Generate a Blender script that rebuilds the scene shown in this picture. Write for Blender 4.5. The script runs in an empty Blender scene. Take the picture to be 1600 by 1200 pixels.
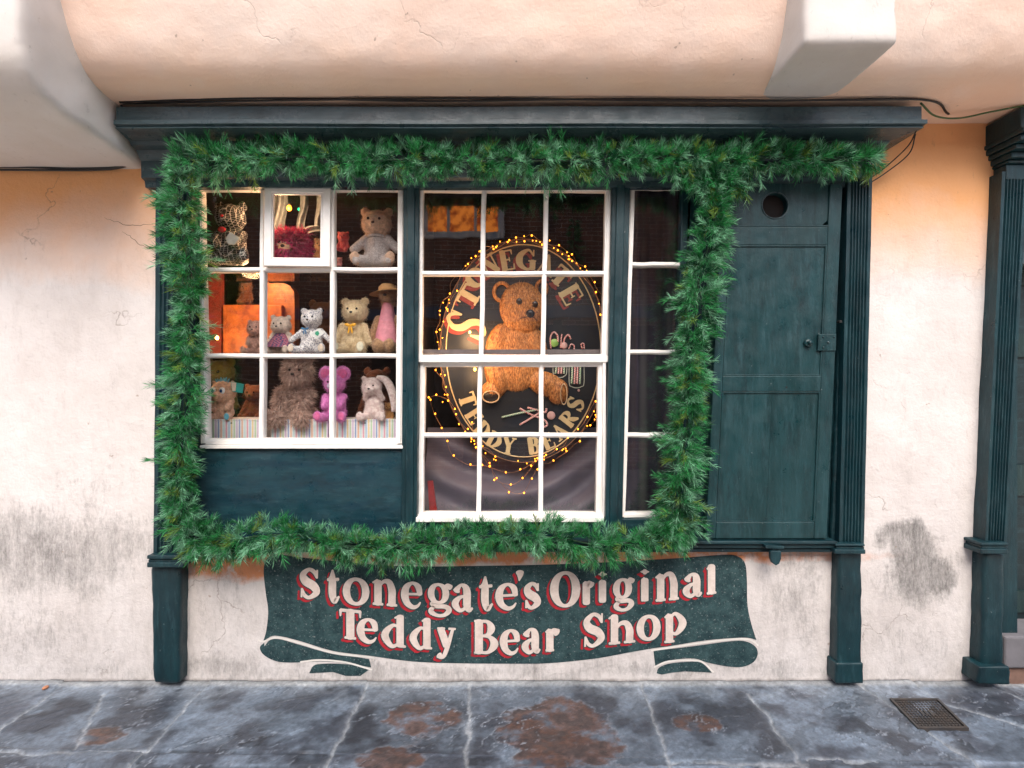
import bpy, bmesh, math, random
import numpy as np
from mathutils import Vector, Matrix, noise as mnoise, Euler
R = math.radians
random.seed(11); rng = np.random.default_rng(5)
scene = bpy.context.scene
C = scene.collection

# ------------------------------------------------------------------ camera, sky, sun
F = 800.0; DW = 2.70; H = 1.57                      # focal (px of 1600), wall distance, eye height
cam_d = bpy.data.cameras.new('camera'); cam = bpy.data.objects.new('camera', cam_d); C.objects.link(cam)
cam.location = (0, -DW, H); cam.rotation_euler = (R(90), 0, 0)
cam_d.sensor_width = 36; cam_d.lens = 18.0; cam_d.clip_start = 0.05; cam_d.clip_end = 300
scene.camera = cam
w = bpy.data.worlds.new('World'); scene.world = w; w.use_nodes = True
nt = w.node_tree; bg = nt.nodes['Background']
sky = nt.nodes.new('ShaderNodeTexSky'); sky.sky_type = 'NISHITA'; sky.sun_disc = False
sky.sun_elevation = R(50); sky.sun_rotation = R(180); sky.dust_density = 4.0; sky.air_density = 1.0; sky.ozone_density = 1.0
nt.links.new(sky.outputs[0], bg.inputs[0]); bg.inputs[1].default_value = 0.15
sun_d = bpy.data.lights.new('sun', 'SUN'); sun_d.energy = 1.5; sun_d.angle = R(40); sun_d.color = (1.0, 0.96, 0.92)
sun = bpy.data.objects.new('sun', sun_d); C.objects.link(sun); sun.rotation_euler = (R(40), 0, R(4))
vs = scene.view_settings; vs.view_transform = 'Standard'; vs.look = 'None'; vs.gamma = 1; vs.exposure = 0.95
scene.cycles.max_bounces = 8; scene.cycles.transparent_max_bounces = 12
scene.cycles.diffuse_bounces = 4; scene.cycles.caustics_reflective = False; scene.cycles.caustics_refractive = False

# ------------------------------------------------------------------ helpers
def P(px, py, y=0.0):
    d = DW + y
    return Vector(((px-800)*d/F, y, H-(py-600)*d/F))
def Q(px, py, y, y0=-.055):                          # straight out from the wall: position measured at y0, moved to y
    v = P(px, py, y0); v.y = y; return v
def G(px, py):                                       # point of the ground under a picture position
    d = H*F/(py-600); return ((px-800)*d/F, d-DW)
def tag(o, label=None, cat=None, group=None, kind=None):
    if label: o['label'] = label
    if cat: o['category'] = cat
    if group: o['group'] = group
    if kind: o['kind'] = kind
    return o
def empty(name, loc=(0,0,0), label=None, cat=None, group=None):
    o = bpy.data.objects.new(name, None); C.objects.link(o); o.location = loc; o.empty_display_size = .05
    return tag(o, label, cat, group)
def obj(name, me, m=None, parent=None, smooth=False):
    if isinstance(me, bmesh.types.BMesh):
        b = me; me = bpy.data.meshes.new(name); b.normal_update(); b.to_mesh(me); b.free()
    o = bpy.data.objects.new(name, me); C.objects.link(o)
    if m is not None:
        for mm in (m if isinstance(m, (list, tuple)) else [m]): me.materials.append(mm)
    if smooth:
        me.polygons.foreach_set('use_smooth', [True]*len(me.polygons))
    if parent is not None:
        o.parent = parent
        me.transform(Matrix.Translation(-wloc(parent)))
    return o
def wloc(o):
    v = Vector((0,0,0))
    while o is not None: v += o.location; o = o.parent
    return v
def pydata(name, verts, faces, m, parent=None, smooth=False):
    me = bpy.data.meshes.new(name); me.from_pydata([tuple(v) for v in verts], [], faces); me.update()
    return obj(name, me, m, parent, smooth)
def bevel(o, wd=0.003, seg=2):
    md = o.modifiers.new('bevel', 'BEVEL'); md.width = wd; md.segments = seg; md.limit_method = 'ANGLE'; md.angle_limit = R(40)
    return o
def prism(bm, poly, yf, yb):
    """a picture-measured outline at its own distance yf, extruded straight back to yb"""
    fr = [bm.verts.new(P(x, y, yf)) for x, y in poly]
    bk = [bm.verts.new((v.co.x, yb, v.co.z)) for v in fr]
    n = len(fr)
    f = bm.faces.new(fr); bm.faces.new(bk[::-1])
    for i in range(n):
        j = (i+1) % n; bm.faces.new((fr[j], fr[i], bk[i], bk[j]))
    return bm
def fixn(bm):
    bmesh.ops.recalc_face_normals(bm, faces=bm.faces); return bm
def bar(bm, x0, y0, x1, y1, yf, yb): return prism(bm, [(x0,y0),(x1,y0),(x1,y1),(x0,y1)], yf, yb)
def box(bm, a, b):
    (x0,y0,z0),(x1,y1,z1) = a, b
    v = [bm.verts.new(p) for p in ((x0,y0,z0),(x1,y0,z0),(x1,y1,z0),(x0,y1,z0),(x0,y0,z1),(x1,y0,z1),(x1,y1,z1),(x0,y1,z1))]
    for f in ((0,3,2,1),(4,5,6,7),(0,1,5,4),(1,2,6,5),(2,3,7,6),(3,0,4,7)): bm.faces.new([v[i] for i in f])
    return bm
def tube(bm, pts, r, n=6, cap=True):
    pts = [Vector(p) for p in pts]; rings = []
    for i, p in enumerate(pts):
        t = (pts[min(i+1, len(pts)-1)] - pts[max(i-1, 0)])
        if t.length < 1e-9: t = Vector((0,0,1))
        t.normalize()
        u = t.cross(Vector((0,1,0)) if abs(t.y) < .9 else Vector((1,0,0))).normalized(); v = t.cross(u)
        rr = r[i] if isinstance(r, (list, tuple)) else r
        rings.append([bm.verts.new(p + (u*math.cos(a)+v*math.sin(a))*rr) for a in [2*math.pi*k/n for k in range(n)]])
    for a, b in zip(rings, rings[1:]):
        for k in range(n): bm.faces.new((a[k], a[(k+1)%n], b[(k+1)%n], b[k]))
    if cap: bm.faces.new(rings[0][::-1]); bm.faces.new(rings[-1])
    return bm
def catmull(pts, n=8):
    if len(pts) < 3: return [tuple(p) for p in pts]
    P_ = [np.array(p, float) for p in pts]; P_ = [2*P_[0]-P_[1]] + P_ + [2*P_[-1]-P_[-2]]; out = []
    for i in range(1, len(P_)-2):
        a, b, c, d = P_[i-1:i+3]
        for k in range(n):
            t = k/n
            out.append(tuple(.5*((2*b)+(c-a)*t+(2*a-5*b+4*c-d)*t*t+(3*b-a-3*c+d)*t**3)))
    out.append(tuple(P_[-2])); return out
def ell(bm, c, r, rot=None, u=16, v=10):
    M = Matrix.Translation(c) @ (rot.to_matrix().to_4x4() if rot else Matrix()) @ Matrix.Diagonal((*r, 1))
    bmesh.ops.create_uvsphere(bm, u_segments=u, v_segments=v, radius=1, matrix=M); return bm
SC2 = bpy.data.scenes.new('work')                   # empty side scene, only used while meshes are being made
def remesh(bm, voxel, smooth=2, amp=0, sc=10):
    me = bpy.data.meshes.new('tmp'); bm.to_mesh(me); bm.free()
    if not SC2.collection.objects: SC2.collection.objects.link(bpy.data.objects.new('work', me))
    o = SC2.collection.objects[0]; o.data = me; o.modifiers.clear()
    md = o.modifiers.new('r', 'REMESH'); md.mode = 'VOXEL'; md.voxel_size = voxel; md.use_smooth_shade = True
    if smooth:
        s = o.modifiers.new('s', 'SMOOTH'); s.iterations = smooth; s.factor = .6
    SC2.view_layers[0].update(); dg = SC2.view_layers[0].depsgraph
    me2 = bpy.data.meshes.new_from_object(o.evaluated_get(dg))
    if amp:
        nn = len(me2.vertices); nr = np.empty(nn*3, np.float32); me2.vertices.foreach_get('normal', nr); cc = [v.co.copy() for v in me2.vertices]
        cc = [c + Vector(nr[3*i:3*i+3])*((mnoise.noise(c*sc) + .5*mnoise.noise(c*sc*2.3))*amp) for i, c in enumerate(cc)]
        me2.vertices.foreach_set('co', np.array(cc, np.float32).ravel()); me2.update()
    me2.polygons.foreach_set('use_smooth', [True]*len(me2.polygons))
    return me2

def split(o, name=None):
    """every separate piece of the mesh becomes a part of its own"""
    me = o.data; n = len(me.vertices); par = list(range(n))
    def find(a):
        while par[a] != a: par[a] = par[par[a]]; a = par[a]
        return a
    for e in me.edges:
        a, b = find(e.vertices[0]), find(e.vertices[1])
        if a != b: par[a] = b
    gr = {}
    for i in range(n): gr.setdefault(find(i), []).append(i)
    bbs = []
    for k, ix in gr.items():
        c = np.array([me.vertices[i].co for i in ix]); bbs.append([{k}, c.min(0)-.0015, c.max(0)+.0015])
    ch = True
    while ch:
        ch = False
        for i in range(len(bbs)):
            for j in range(i+1, len(bbs)):
                if (bbs[i][1] <= bbs[j][2]).all() and (bbs[j][1] <= bbs[i][2]).all():
                    bbs[i] = [bbs[i][0] | bbs[j][0], np.minimum(bbs[i][1], bbs[j][1]), np.maximum(bbs[i][2], bbs[j][2])]; bbs.pop(j); ch = True; break
            if ch: break
    if name: o.name = name
    if len(bbs) < 2: return [o]
    out = []; nm = name or o.name.split('.')[0]
    for ks, _, _ in bbs[1:] + bbs[:1]:
        m2 = me.copy(); b = bmesh.new(); b.from_mesh(m2); b.verts.ensure_lookup_table()
        keep = set(i for k in ks for i in gr[k]); bmesh.ops.delete(b, geom=[v for v in b.verts if v.index not in keep], context='VERTS'); b.to_mesh(m2); b.free()
        c = o.copy(); c.data = m2; C.objects.link(c); c.name = nm; out.append(c)
    for chd in [x for x in bpy.data.objects if x.parent == o]: chd.parent = out[0]
    bpy.data.objects.remove(o); return out
# ------------------------------------------------------------------ materials
class NG:
    def __init__(s, name):
        s.m = bpy.data.materials.new(name); s.m.use_nodes = True; s.t = s.m.node_tree; s.b = s.t.nodes['Principled BSDF']
        s.out = s.t.nodes['Material Output']; s.co = s.t.nodes.new('ShaderNodeTexCoord').outputs['Object']
    def n(s, typ, **k):
        nd = s.t.nodes.new(typ)
        for a, b in k.items(): setattr(nd, a, b)
        return nd
    def L(s, a, b): s.t.links.new(a, b)
    def mapping(s, scale=(1,1,1), loc=(0,0,0), src=None):
        m = s.n('ShaderNodeMapping'); m.inputs['Scale'].default_value = scale; m.inputs['Location'].default_value = loc
        s.L(src or s.co, m.inputs[0]); return m.outputs[0]
    def noise(s, scale, detail=6, rough=.6, vec=None, dist=0):
        x = s.n('ShaderNodeTexNoise'); x.inputs['Scale'].default_value = scale; x.inputs['Detail'].default_value = detail
        x.inputs['Roughness'].default_value = rough; x.inputs['Distortion'].default_value = dist
        s.L(vec or s.co, x.inputs['Vector']); return x.outputs['Fac']
    def ramp(s, f, stops):
        r = s.n('ShaderNodeValToRGB'); e = r.color_ramp.elements
        while len(e) < len(stops): e.new(.5)
        for k, (p, c) in enumerate(stops):
            e[k].position = p; e[k].color = (c, c, c, 1) if isinstance(c, (int, float)) else (*c, 1)
        s.L(f, r.inputs[0]); return r.outputs[0]
    def mix(s, f, a, b, mode='MIX'):
        m = s.n('ShaderNodeMix', data_type='RGBA', blend_type=mode)
        for v, k in ((f, 0), (a, 6), (b, 7)):
            if isinstance(v, (int, float)): m.inputs[k].default_value = v if k == 0 else (v, v, v, 1)
            elif isinstance(v, tuple): m.inputs[k].default_value = (*v, 1)
            else: s.L(v, m.inputs[k])
        return m.outputs[2]
    def math(s, op, a, b=None, clamp=False):
        m = s.n('ShaderNodeMath', operation=op, use_clamp=clamp)
        for v, k in ((a, 0), (b, 1)):
            if v is None: continue
            if isinstance(v, (int, float)): m.inputs[k].default_value = v
            else: s.L(v, m.inputs[k])
        return m.outputs[0]
    def sep(s, src=None):
        x = s.n('ShaderNodeSeparateXYZ'); s.L(src or s.co, x.inputs[0]); return x.outputs
    def bump(s, h, strength=.3, dist=.01, prev=None):
        b = s.n('ShaderNodeBump'); b.inputs['Strength'].default_value = strength; b.inputs['Distance'].default_value = dist
        s.L(h, b.inputs['Height'])
        if prev is not None: s.L(prev, b.inputs['Normal'])
        return b.outputs[0]
    def fin(s, col=None, rough=.7, normal=None, metal=0, spec=.5, sheen=0):
        b = s.b
        if isinstance(col, tuple): b.inputs['Base Color'].default_value = (*col, 1)
        elif col is not None: s.L(col, b.inputs['Base Color'])
        if isinstance(rough, (int, float)): b.inputs['Roughness'].default_value = rough
        else: s.L(rough, b.inputs['Roughness'])
        if normal is not None: s.L(normal, b.inputs['Normal'])
        b.inputs['Metallic'].default_value = metal; b.inputs['Specular IOR Level'].default_value = spec
        if sheen: b.inputs['Sheen Weight'].default_value = sheen
        return s.m
def simple(name, c, rough=.6, var=.25, scale=25, bump=.2, bscale=120, metal=0, spec=.5, sheen=0, c2=None, bd=.003):
    g = NG(name); f = g.noise(scale, 5); c2 = c2 or tuple(x*(1-var) for x in c)
    col = g.mix(g.ramp(f, [(.35, 0), (.65, 1)]), c, c2)
    return g.fin(col, rough, g.bump(g.noise(bscale, 4), bump, bd) if bump else None, metal, spec, sheen)
def emit(name, c, s):
    g = NG(name); g.b.inputs['Base Color'].default_value = (*c, 1); g.b.inputs['Emission Color'].default_value = (*c, 1); g.b.inputs['Emission Strength'].default_value = s
    return g.m

def blob(g, x, z, X, Z, rx, rz, p=1.0):
    """0..1 mask around (X,Z)"""
    a = g.math('DIVIDE', g.math('SUBTRACT', x, X), rx); b = g.math('DIVIDE', g.math('SUBTRACT', z, Z), rz)
    d = g.math('ADD', g.math('MULTIPLY', a, a), g.math('MULTIPLY', b, b))
    return g.math('MULTIPLY', g.math('SUBTRACT', 1.0, d, True), p)
def plaster(name, wall=True):
    g = NG(name); x, y, z = g.sep()
    if wall:
        base = g.mix(g.ramp(g.noise(1.6, 7, .7), [(.38, 0), (.64, 1)]), (.68,.645,.63), (.58,.54,.52))
        base = g.mix(g.math('MULTIPLY', g.ramp(g.noise(6, 8, .75, g.mapping((2.2,1,.6))), [(.52, 0), (.72, 1)]), .5), base, (.46,.42,.40))
        # warm bounce glow painted high on the wall; ochre stain under the sill
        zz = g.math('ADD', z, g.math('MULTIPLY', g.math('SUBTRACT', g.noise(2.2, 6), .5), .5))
        glow = g.ramp(g.math('DIVIDE', g.math('SUBTRACT', zz, 2.05), .75), [(.05, 0), (.75, 1)])
        base = g.mix(g.math('MULTIPLY', glow, .9), base, (.84,.40,.15))
        xo, zo = x, z; x = g.math('ADD', x, g.math('MULTIPLY', g.math('SUBTRACT', g.noise(2.6, 6), .5), .55)); z = g.math('ADD', z, g.math('MULTIPLY', g.math('SUBTRACT', g.noise(3.1, 6, .7, g.mapping((1,1,1), (5,0,3))), .5), .42))
        zq = g.math('ADD', zo, g.math('MULTIPLY', g.math('SUBTRACT', g.noise(6, 6), .5), .12))
        a = blob(g, xo, zq, -1.45, .64, .42, .12, 2.2); b = blob(g, xo, zq, .2, .665, 1.9, .055, 2.0)
        o2 = g.math('MULTIPLY', g.math('MAXIMUM', a, b), g.ramp(g.noise(7, 7, .7), [(.34, 0), (.54, 1)]))
        base = g.mix(g.math('MULTIPLY', o2, .85, True), base, (.66,.27,.13))
        # black mould patches, vertical streaky
        st = g.noise(5, 9, .78, g.mapping((2.6,1,1)))
        fine = g.noise(42, 9, .85, g.mapping((1.7,1,.55)))
        m = None
        for X, Z, rx, rz, p in ((-2.45,.68,.85,.30,1.25),(2.09,.70,.22,.18,2.4),(2.16,.60,.24,.18,2.4),(2.10,.52,.14,.16,1.6),(2.06,.50,.2,.14,.9),(-1.55,.10,.35,.10,1.0),(-1.5,.42,.3,.3,.5),(1.5,.5,.22,.42,.8),
                                (2.1,.2,.35,.12,.5),(-2.6,.25,.6,.3,.5),(0,.05,3.5,.07,.8),(-2.2,1.0,.3,.2,.5)):
            q = blob(g, x, z, X, Z, rx, rz, p); m = q if m is None else g.math('MAXIMUM', m, q)
        nn = g.math('ADD', g.math('MULTIPLY', st, .5), g.math('MULTIPLY', fine, .5))
        mm = g.ramp(g.math('ADD', nn, g.math('MULTIPLY', g.math('MINIMUM', m, 1.6), .15)), [(.56, 0), (.82, 1)])
        base = g.mix(g.math('MULTIPLY', mm, .92, True), base, (.075,.072,.068))
        soft = g.math('MULTIPLY', g.math('MULTIPLY', m, .20), g.ramp(g.noise(4, 6), [(.3, 0), (.7, 1)]), True)
        base = g.mix(soft, base, (.30,.295,.285))
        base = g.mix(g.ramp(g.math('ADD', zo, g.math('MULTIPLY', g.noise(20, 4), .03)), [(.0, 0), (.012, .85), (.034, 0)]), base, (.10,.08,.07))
        # faint general grime low down
        low = g.ramp(z, [(.0, .75), (.9, .0)])
        gr = g.math('MULTIPLY', low, g.ramp(g.noise(16, 9, .8, g.mapping((1.8,1,.8))), [(.46, 0), (.68, 1)]))
        base = g.mix(g.math('MULTIPLY', gr, .6), base, (.30,.28,.26))
    else:
        base = g.mix(g.ramp(g.noise(1.3, 6), [(.36, 0), (.64, 1)]), (.86,.64,.52), (.85,.71,.62))
        zr = g.math('ADD', z, g.math('MULTIPLY', g.math('SUBTRACT', g.noise(3, 5), .5), .25))
        rim = g.ramp(g.math('MULTIPLY', g.math('SUBTRACT', zr, 2.88), 2.2), [(.0, .0), (.12, .8), (.42, 0)])
        base = g.mix(g.math('MULTIPLY', rim, .5), base, (.88,.56,.34))
    sp = g.ramp(g.noise(23, 2, .5), [(.74, 0), (.77, 1)])
    base = g.mix(g.math('MULTIPLY', sp, .6), base, (.3,.22,.17))
    # hairline cracks
    vor = g.n('ShaderNodeTexVoronoi', feature='DISTANCE_TO_EDGE'); vor.inputs['Scale'].default_value = 1.4
    wv = g.n('ShaderNodeVectorMath', operation='ADD'); nz = g.n('ShaderNodeTexNoise'); nz.inputs['Scale'].default_value = 6; nz.inputs['Detail'].default_value = 6
    g.L(g.co, nz.inputs['Vector']); sc = g.n('ShaderNodeVectorMath', operation='SCALE'); g.L(nz.outputs['Color'], sc.inputs[0]); sc.inputs[3].default_value = .35
    g.L(g.co, wv.inputs[0]); g.L(sc.outputs[0], wv.inputs[1]); g.L(wv.outputs[0], vor.inputs['Vector'])
    ck = g.math('MULTIPLY', g.ramp(vor.outputs['Distance'], [(.0, 1), (.006, 0)]), g.ramp(g.noise(1.7, 3), [(.55, 0), (.63, 1)]))
    base = g.mix(g.math('MULTIPLY', ck, .55 if wall else .3), base, (.20,.15,.12))
    n1 = g.bump(g.noise(9, 6, .6), .5 if wall else .25, .02)
    n2 = g.bump(g.noise(70, 6, .7), .6 if wall else .45, .004, n1)
    n3 = g.bump(g.math('SUBTRACT', 1.0, ck), .4, .004, n2)
    return g.fin(base, .9, n3, spec=.2)
def bracket_mat():
    g = NG('bracket_plaster')
    base = g.mix(g.ramp(g.noise(2.5, 6), [(.36, 0), (.64, 1)]), (.64,.615,.595), (.59,.55,.51))
    sp = g.ramp(g.noise(20, 6, .8, g.mapping((1.6,1,.8))), [(.60, 0), (.72, 1)])
    base = g.mix(g.math('MULTIPLY', sp, .45), base, (.26,.23,.20))
    return g.fin(base, .9, g.bump(g.noise(60, 6, .7), .35, .003, g.bump(g.noise(6, 4), .2, .02)), spec=.2)
def teal(name, c=(.002,.018,.025), c2=(.005,.036,.045), wear=.5, vert=True, rough=.36):
    g = NG(name); v = g.mapping((3,3,.5) if vert else (.5,3,3))
    col = g.mix(g.ramp(g.noise(4, 7, .65, v), [(.35, 0), (.68, 1)]), c, c2)
    dusty = g.ramp(g.noise(2.3, 6, .7), [(.5, 0), (.75, 1)])
    col = g.mix(g.math('MULTIPLY', dusty, .15), col, (.05,.10,.12))
    sk = g.ramp(g.noise(24, 8, .75, g.mapping((1.6,1.6,.22) if vert else (.22,1.6,1.6))), [(.52, 0), (.68, 1)])
    col = g.mix(g.math('MULTIPLY', sk, .5), col, (.035,.085,.10))
    dk = g.ramp(g.noise(9, 8, .8, g.mapping((1.4,1.4,.4), (3,3,3)) if vert else g.mapping((.4,1.4,1.4), (3,3,3))), [(.50, 0), (.66, 1)])
    col = g.mix(g.math('MULTIPLY', dk, .6), col, (.002,.009,.012))
    chips = g.ramp(g.noise(48, 5, .75), [(.67, 0), (.70, 1)])
    col = g.mix(g.math('MULTIPLY', chips, wear), col, (.30,.34,.34))
    hl = g.noise(30, 8, .75, g.mapping((1.5,1.5,.35) if vert else (.35,1.5,1.5)))
    nrm = g.bump(hl, .55, .004, g.bump(g.noise(6, 4), .35, .012))
    return g.fin(col, g.ramp(g.noise(12, 6), [(.3, rough-.1), (.7, rough+.2)]), nrm, spec=.42)
def white_paint():
    g = NG('white_paint')
    col = g.mix(g.ramp(g.noise(6, 6), [(.4, 0), (.65, 1)]), (.84,.82,.80), (.76,.73,.69))
    ch = g.ramp(g.noise(38, 8, .75, g.mapping((1,1,.6))), [(.66, 0), (.69, 1)])
    col = g.mix(g.math('MULTIPLY', ch, .75), col, (.16,.12,.09))
    return g.fin(col, .45, g.bump(g.math('SUBTRACT', g.noise(25, 6), g.math('MULTIPLY', ch, .6)), .5, .004), spec=.4)
def painted(name, c, c2, wear=.8, wc=(.62,.58,.53), thr=.66):
    g = NG(name)
    col = g.mix(g.ramp(g.noise(13, 9, .8), [(.38, 0), (.64, 1)]), c, c2)
    ch = g.ramp(g.noise(90, 7, .7), [(thr, 0), (thr+.05, 1)])
    col = g.mix(g.math('MULTIPLY', ch, wear), col, wc)
    return g.fin(col, .75, g.bump(g.noise(70, 6, .7), .5, .003), spec=.3)
def glass():
    g = NG('window_glass'); t = g.t; t.nodes.remove(g.b)
    tr = g.n('ShaderNodeBsdfTransparent'); tr.inputs[0].default_value = (.96,.97,.96,1)
    gl = g.n('ShaderNodeBsdfGlossy'); gl.inputs['Roughness'].default_value = .012
    lw = g.n('ShaderNodeLayerWeight'); lw.inputs[0].default_value = .5
    fr = g.math('ADD', .11, g.math('MULTIPLY', g.math('POWER', lw.outputs['Facing'], 4.0), .9), True)
    nb = g.bump(g.noise(2.6, 2), .07, .012); g.L(nb, gl.inputs['Normal'])
    mx = g.n('ShaderNodeMixShader'); g.L(fr, mx.inputs[0]); g.L(tr.outputs[0], mx.inputs[1]); g.L(gl.outputs[0], mx.inputs[2])
    g.L(mx.outputs[0], g.out.inputs[0]); return g.m
def brick(name='brick'):
    g = NG(name); b = g.n('ShaderNodeTexBrick'); b.inputs['Scale'].default_value = 1.0
    b.inputs['Brick Width'].default_value = .23; b.inputs['Row Height'].default_value = .075; b.inputs['Mortar Size'].default_value = .007
    b.inputs['Color1'].default_value = (.36,.15,.09,1); b.inputs['Color2'].default_value = (.20,.10,.07,1); b.inputs['Mortar'].default_value = (.55,.48,.42,1)
    cb = g.n('ShaderNodeCombineXYZ'); x, y, z = g.sep(); g.L(x, cb.inputs[0]); g.L(z, cb.inputs[1]); g.L(cb.outputs[0], b.inputs['Vector'])
    return g.fin(g.mix(g.ramp(g.noise(5), [(.35, 0), (.7, .6)]), b.outputs[0], (.06,.035,.03)), .9)
def attr_mat(name, rough=.6, spec=.3, bumpsc=0, trans=0, attr='Col', bd=.004, bs=.4, mul=None):
    g = NG(name); a = g.n('ShaderNodeVertexColor'); a.layer_name = attr; col = a.outputs[0]
    if mul: col = g.mix(g.ramp(g.noise(mul, 7, .75), [(.3, .55), (.72, 0)]), col, (.015,.018,.022))
    nr = g.bump(g.noise(bumpsc, 7, .7), bs, bd) if bumpsc else None
    m = g.fin(col, rough, nr, spec=spec)
    if trans:
        t = g.n('ShaderNodeBsdfTranslucent'); g.L(col, t.inputs[0]); mx = g.n('ShaderNodeMixShader'); mx.inputs[0].default_value = trans
        g.L(g.b.outputs[0], mx.inputs[1]); g.L(t.outputs[0], mx.inputs[2]); g.L(mx.outputs[0], g.out.inputs[0])
    return m

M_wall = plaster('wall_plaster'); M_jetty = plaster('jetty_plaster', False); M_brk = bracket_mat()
M_teal = teal('teal_paint'); M_tealH = teal('teal_paint_grain', vert=False)
M_corn = teal('grey_teal_paint', (.020,.042,.052), (.045,.075,.085), .4, False, .28)
M_dark = teal('dark_teal_paint', (.006,.016,.019), (.010,.024,.028), .2, False)
M_shut = teal('shutter_paint', (.002,.024,.027), (.012,.050,.058), .45, True, .34)
M_riser = teal('riser_paint', (.005,.026,.042), (.010,.045,.058), .25, False, .3)
M_white = white_paint(); M_glass = glass()
M_black = simple('black_cable', (.012,.011,.010), .5, bump=0)
M_brown = simple('brown_timber', (.10,.05,.028), .6)

# ------------------------------------------------------------------ ground
def vn(x, y, seed=0):
    xi = np.floor(x).astype(np.int64); yi = np.floor(y).astype(np.int64); fx = x-xi; fy = y-yi
    def h(a, b):
        n = (a*374761393 + b*668265263 + seed*974634777) & 0xffffffff
        n = ((n ^ (n >> 13))*1274126177) & 0xffffffff
        return ((n ^ (n >> 16)) & 0xffff)/65535.0
    u = fx*fx*(3-2*fx); v = fy*fy*(3-2*fy)
    return (h(xi,yi)*(1-u)+h(xi+1,yi)*u)*(1-v) + (h(xi,yi+1)*(1-u)+h(xi+1,yi+1)*u)*v
def fbm(x, y, oc=5, seed=0, g=.5):
    s = 0; a = 1; t = 0
    for o in range(oc):
        s = s + a*vn(x*2**o, y*2**o, seed+o*17); t += a; a *= g
    return s/t
def sst(e0, e1, x):
    t = np.clip((x-e0)/(e1-e0), 0, 1); return t*t*(3-2*t)
def build_ground():
    xs = np.arange(-3.9, 3.9, .0065); ys = np.arange(-.95, .03, .0065)
    X, Y = np.meshgrid(xs, ys); nx, ny = len(xs), len(ys)
    jl = [((75,1085),(0,1145)), ((160,1085),(118,1170)), ((-260,1172),(228,1177)), ((318,1078),(206,1202)), ((570,1072),(511,1202)), ((738,1070),(727,1202)),
          ((1003,1069),(1051,1202)), ((1168,1083),(1262,1202)), ((1335,1066),(1532,1202)), ((1425,1064),(1470,1098)), ((1470,1098),(1700,1168)), ((1525,1062),(1720,1145)),
          ((1050,1196),(1262,1196)), ((1262,1190),(1375,1192)), ((-200,1085),(-420,1200))]
    wx = X + .035*(fbm(X*7, Y*7, 6, 3, .6)-.5)*2; wy = Y + .035*(fbm(X*7, Y*7, 6, 9, .6)-.5)*2
    dj = np.full(X.shape, 9.0); sid = np.zeros(X.shape)
    for k, (a, b) in enumerate(jl):
        ax, ay = G(*a); bx, by = G(*b); ex = bx-ax; ey = by-ay; L2 = ex*ex+ey*ey
        if b[1] >= 1200: t1 = 3.0
        else: t1 = 1.0
        t = np.clip(((wx-ax)*ex+(wy-ay)*ey)/L2, 0, t1)
        d = np.hypot(wx-(ax+t*ex), wy-(ay+t*ey)); dj = np.minimum(dj, d)
        s = ((X-ax)*ey-(Y-ay)*ex) > 0; sid += s*(k+1)
    tone = (np.sin(sid*12.9898)*43758.5453) % 1.0
    # layered slate: terraces stretched obliquely
    u = X*1.0+Y*.6; v = -X*.6+Y*1.0
    n = fbm(u*1.9+tone*13, v*4.2+tone*7, 6, 21, .55)
    lev = n*8; fr = lev-np.floor(lev); edge = np.exp(-((1-fr)/.055)**2)
    emask = sst(.36, .60, fbm(X*2.3, Y*3.3, 4, 33))
    hl_ = (np.sin(np.floor(lev)*78.233+tone*11)*43758.5453) % 1.0
    grain = fbm(X*40, Y*40, 5, 44, .65); mid = fbm(X*7, Y*9, 5, 55)
    joint = 1-sst(.002, .010, dj + .014*(fbm(X*14, Y*14, 4, 66)-.5))
    halo = np.exp(-(dj/.022)**2)
    wallstrip = sst(-.055, -.03, Y + .02*(fbm(X*8, Y*3, 4, 71)-.5))
    dust = sst(-.19, -.01, Y + .22*(fbm(X*5, Y*5, 4, 72)-.5))
    def mixc(c, d, f): return c*(1-f[..., None]) + np.array(d)*f[..., None]
    c = np.zeros((*X.shape, 3)) + np.array((.165,.210,.270))
    c = mixc(c, (.050,.058,.078), sst(.35, .62, mid)*.9)
    c *= ((.72+.65*tone)*(.68+.64*hl_))[..., None]
    def gb(px, py, rx, ry):
        gx, gy = G(px, py); return np.exp(-(((X-gx)/rx)**2+((Y-gy)/ry)**2))
    bl = 1.15*gb(655,1122,.24,.14)+1.25*gb(885,1150,.30,.30)+.95*gb(1090,1130,.13,.08)+.72*gb(165,1150,.20,.10)+.5*gb(5,1120,.14,.1)+.75*gb(610,1190,.2,.1)+.6*gb(1340,1170,.16,.1)
    rv = (bl*(.15+1.45*fbm(X*4, Y*6, 6, 81, .65))+.06*(grain-.5)+.10*(hl_-.5)); rust = sst(.47, .56, rv); redge = np.exp(-((rv-.495)/.018)**2)
    rf = fbm(X*9, Y*14, 6, 91, .65); rc = np.array((.13,.062,.038)); c = mixc(c, rc, rust*.8*sst(.36, .60, rf+.06)); c = mixc(c, (.055,.045,.045), rust*sst(.52, .66, rf)*.8)
    c = mixc(c, (.36,.41,.48), np.clip(edge*emask*.85, 0, 1)*(.5+.7*grain))
    c = mixc(c, (.33,.37,.43), redge*.38*(.4+.8*grain)); c = mixc(c, (.02,.025,.035), np.exp(-((fr-.10)/.05)**2)*emask*.7)  # dark line beside each terrace edge paints in relief shading
    c = mixc(c, (.27,.32,.38), np.clip(halo*.45+dust*.8*(1-rust*.5), 0, 1)*sst(.22, .58, fbm(X*14, Y*14, 5, 95)))
    c = mixc(c, (.40,.43,.46), joint*(.40+.45*grain)); c = mixc(c, (.40,.42,.43), wallstrip*.75)
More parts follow.
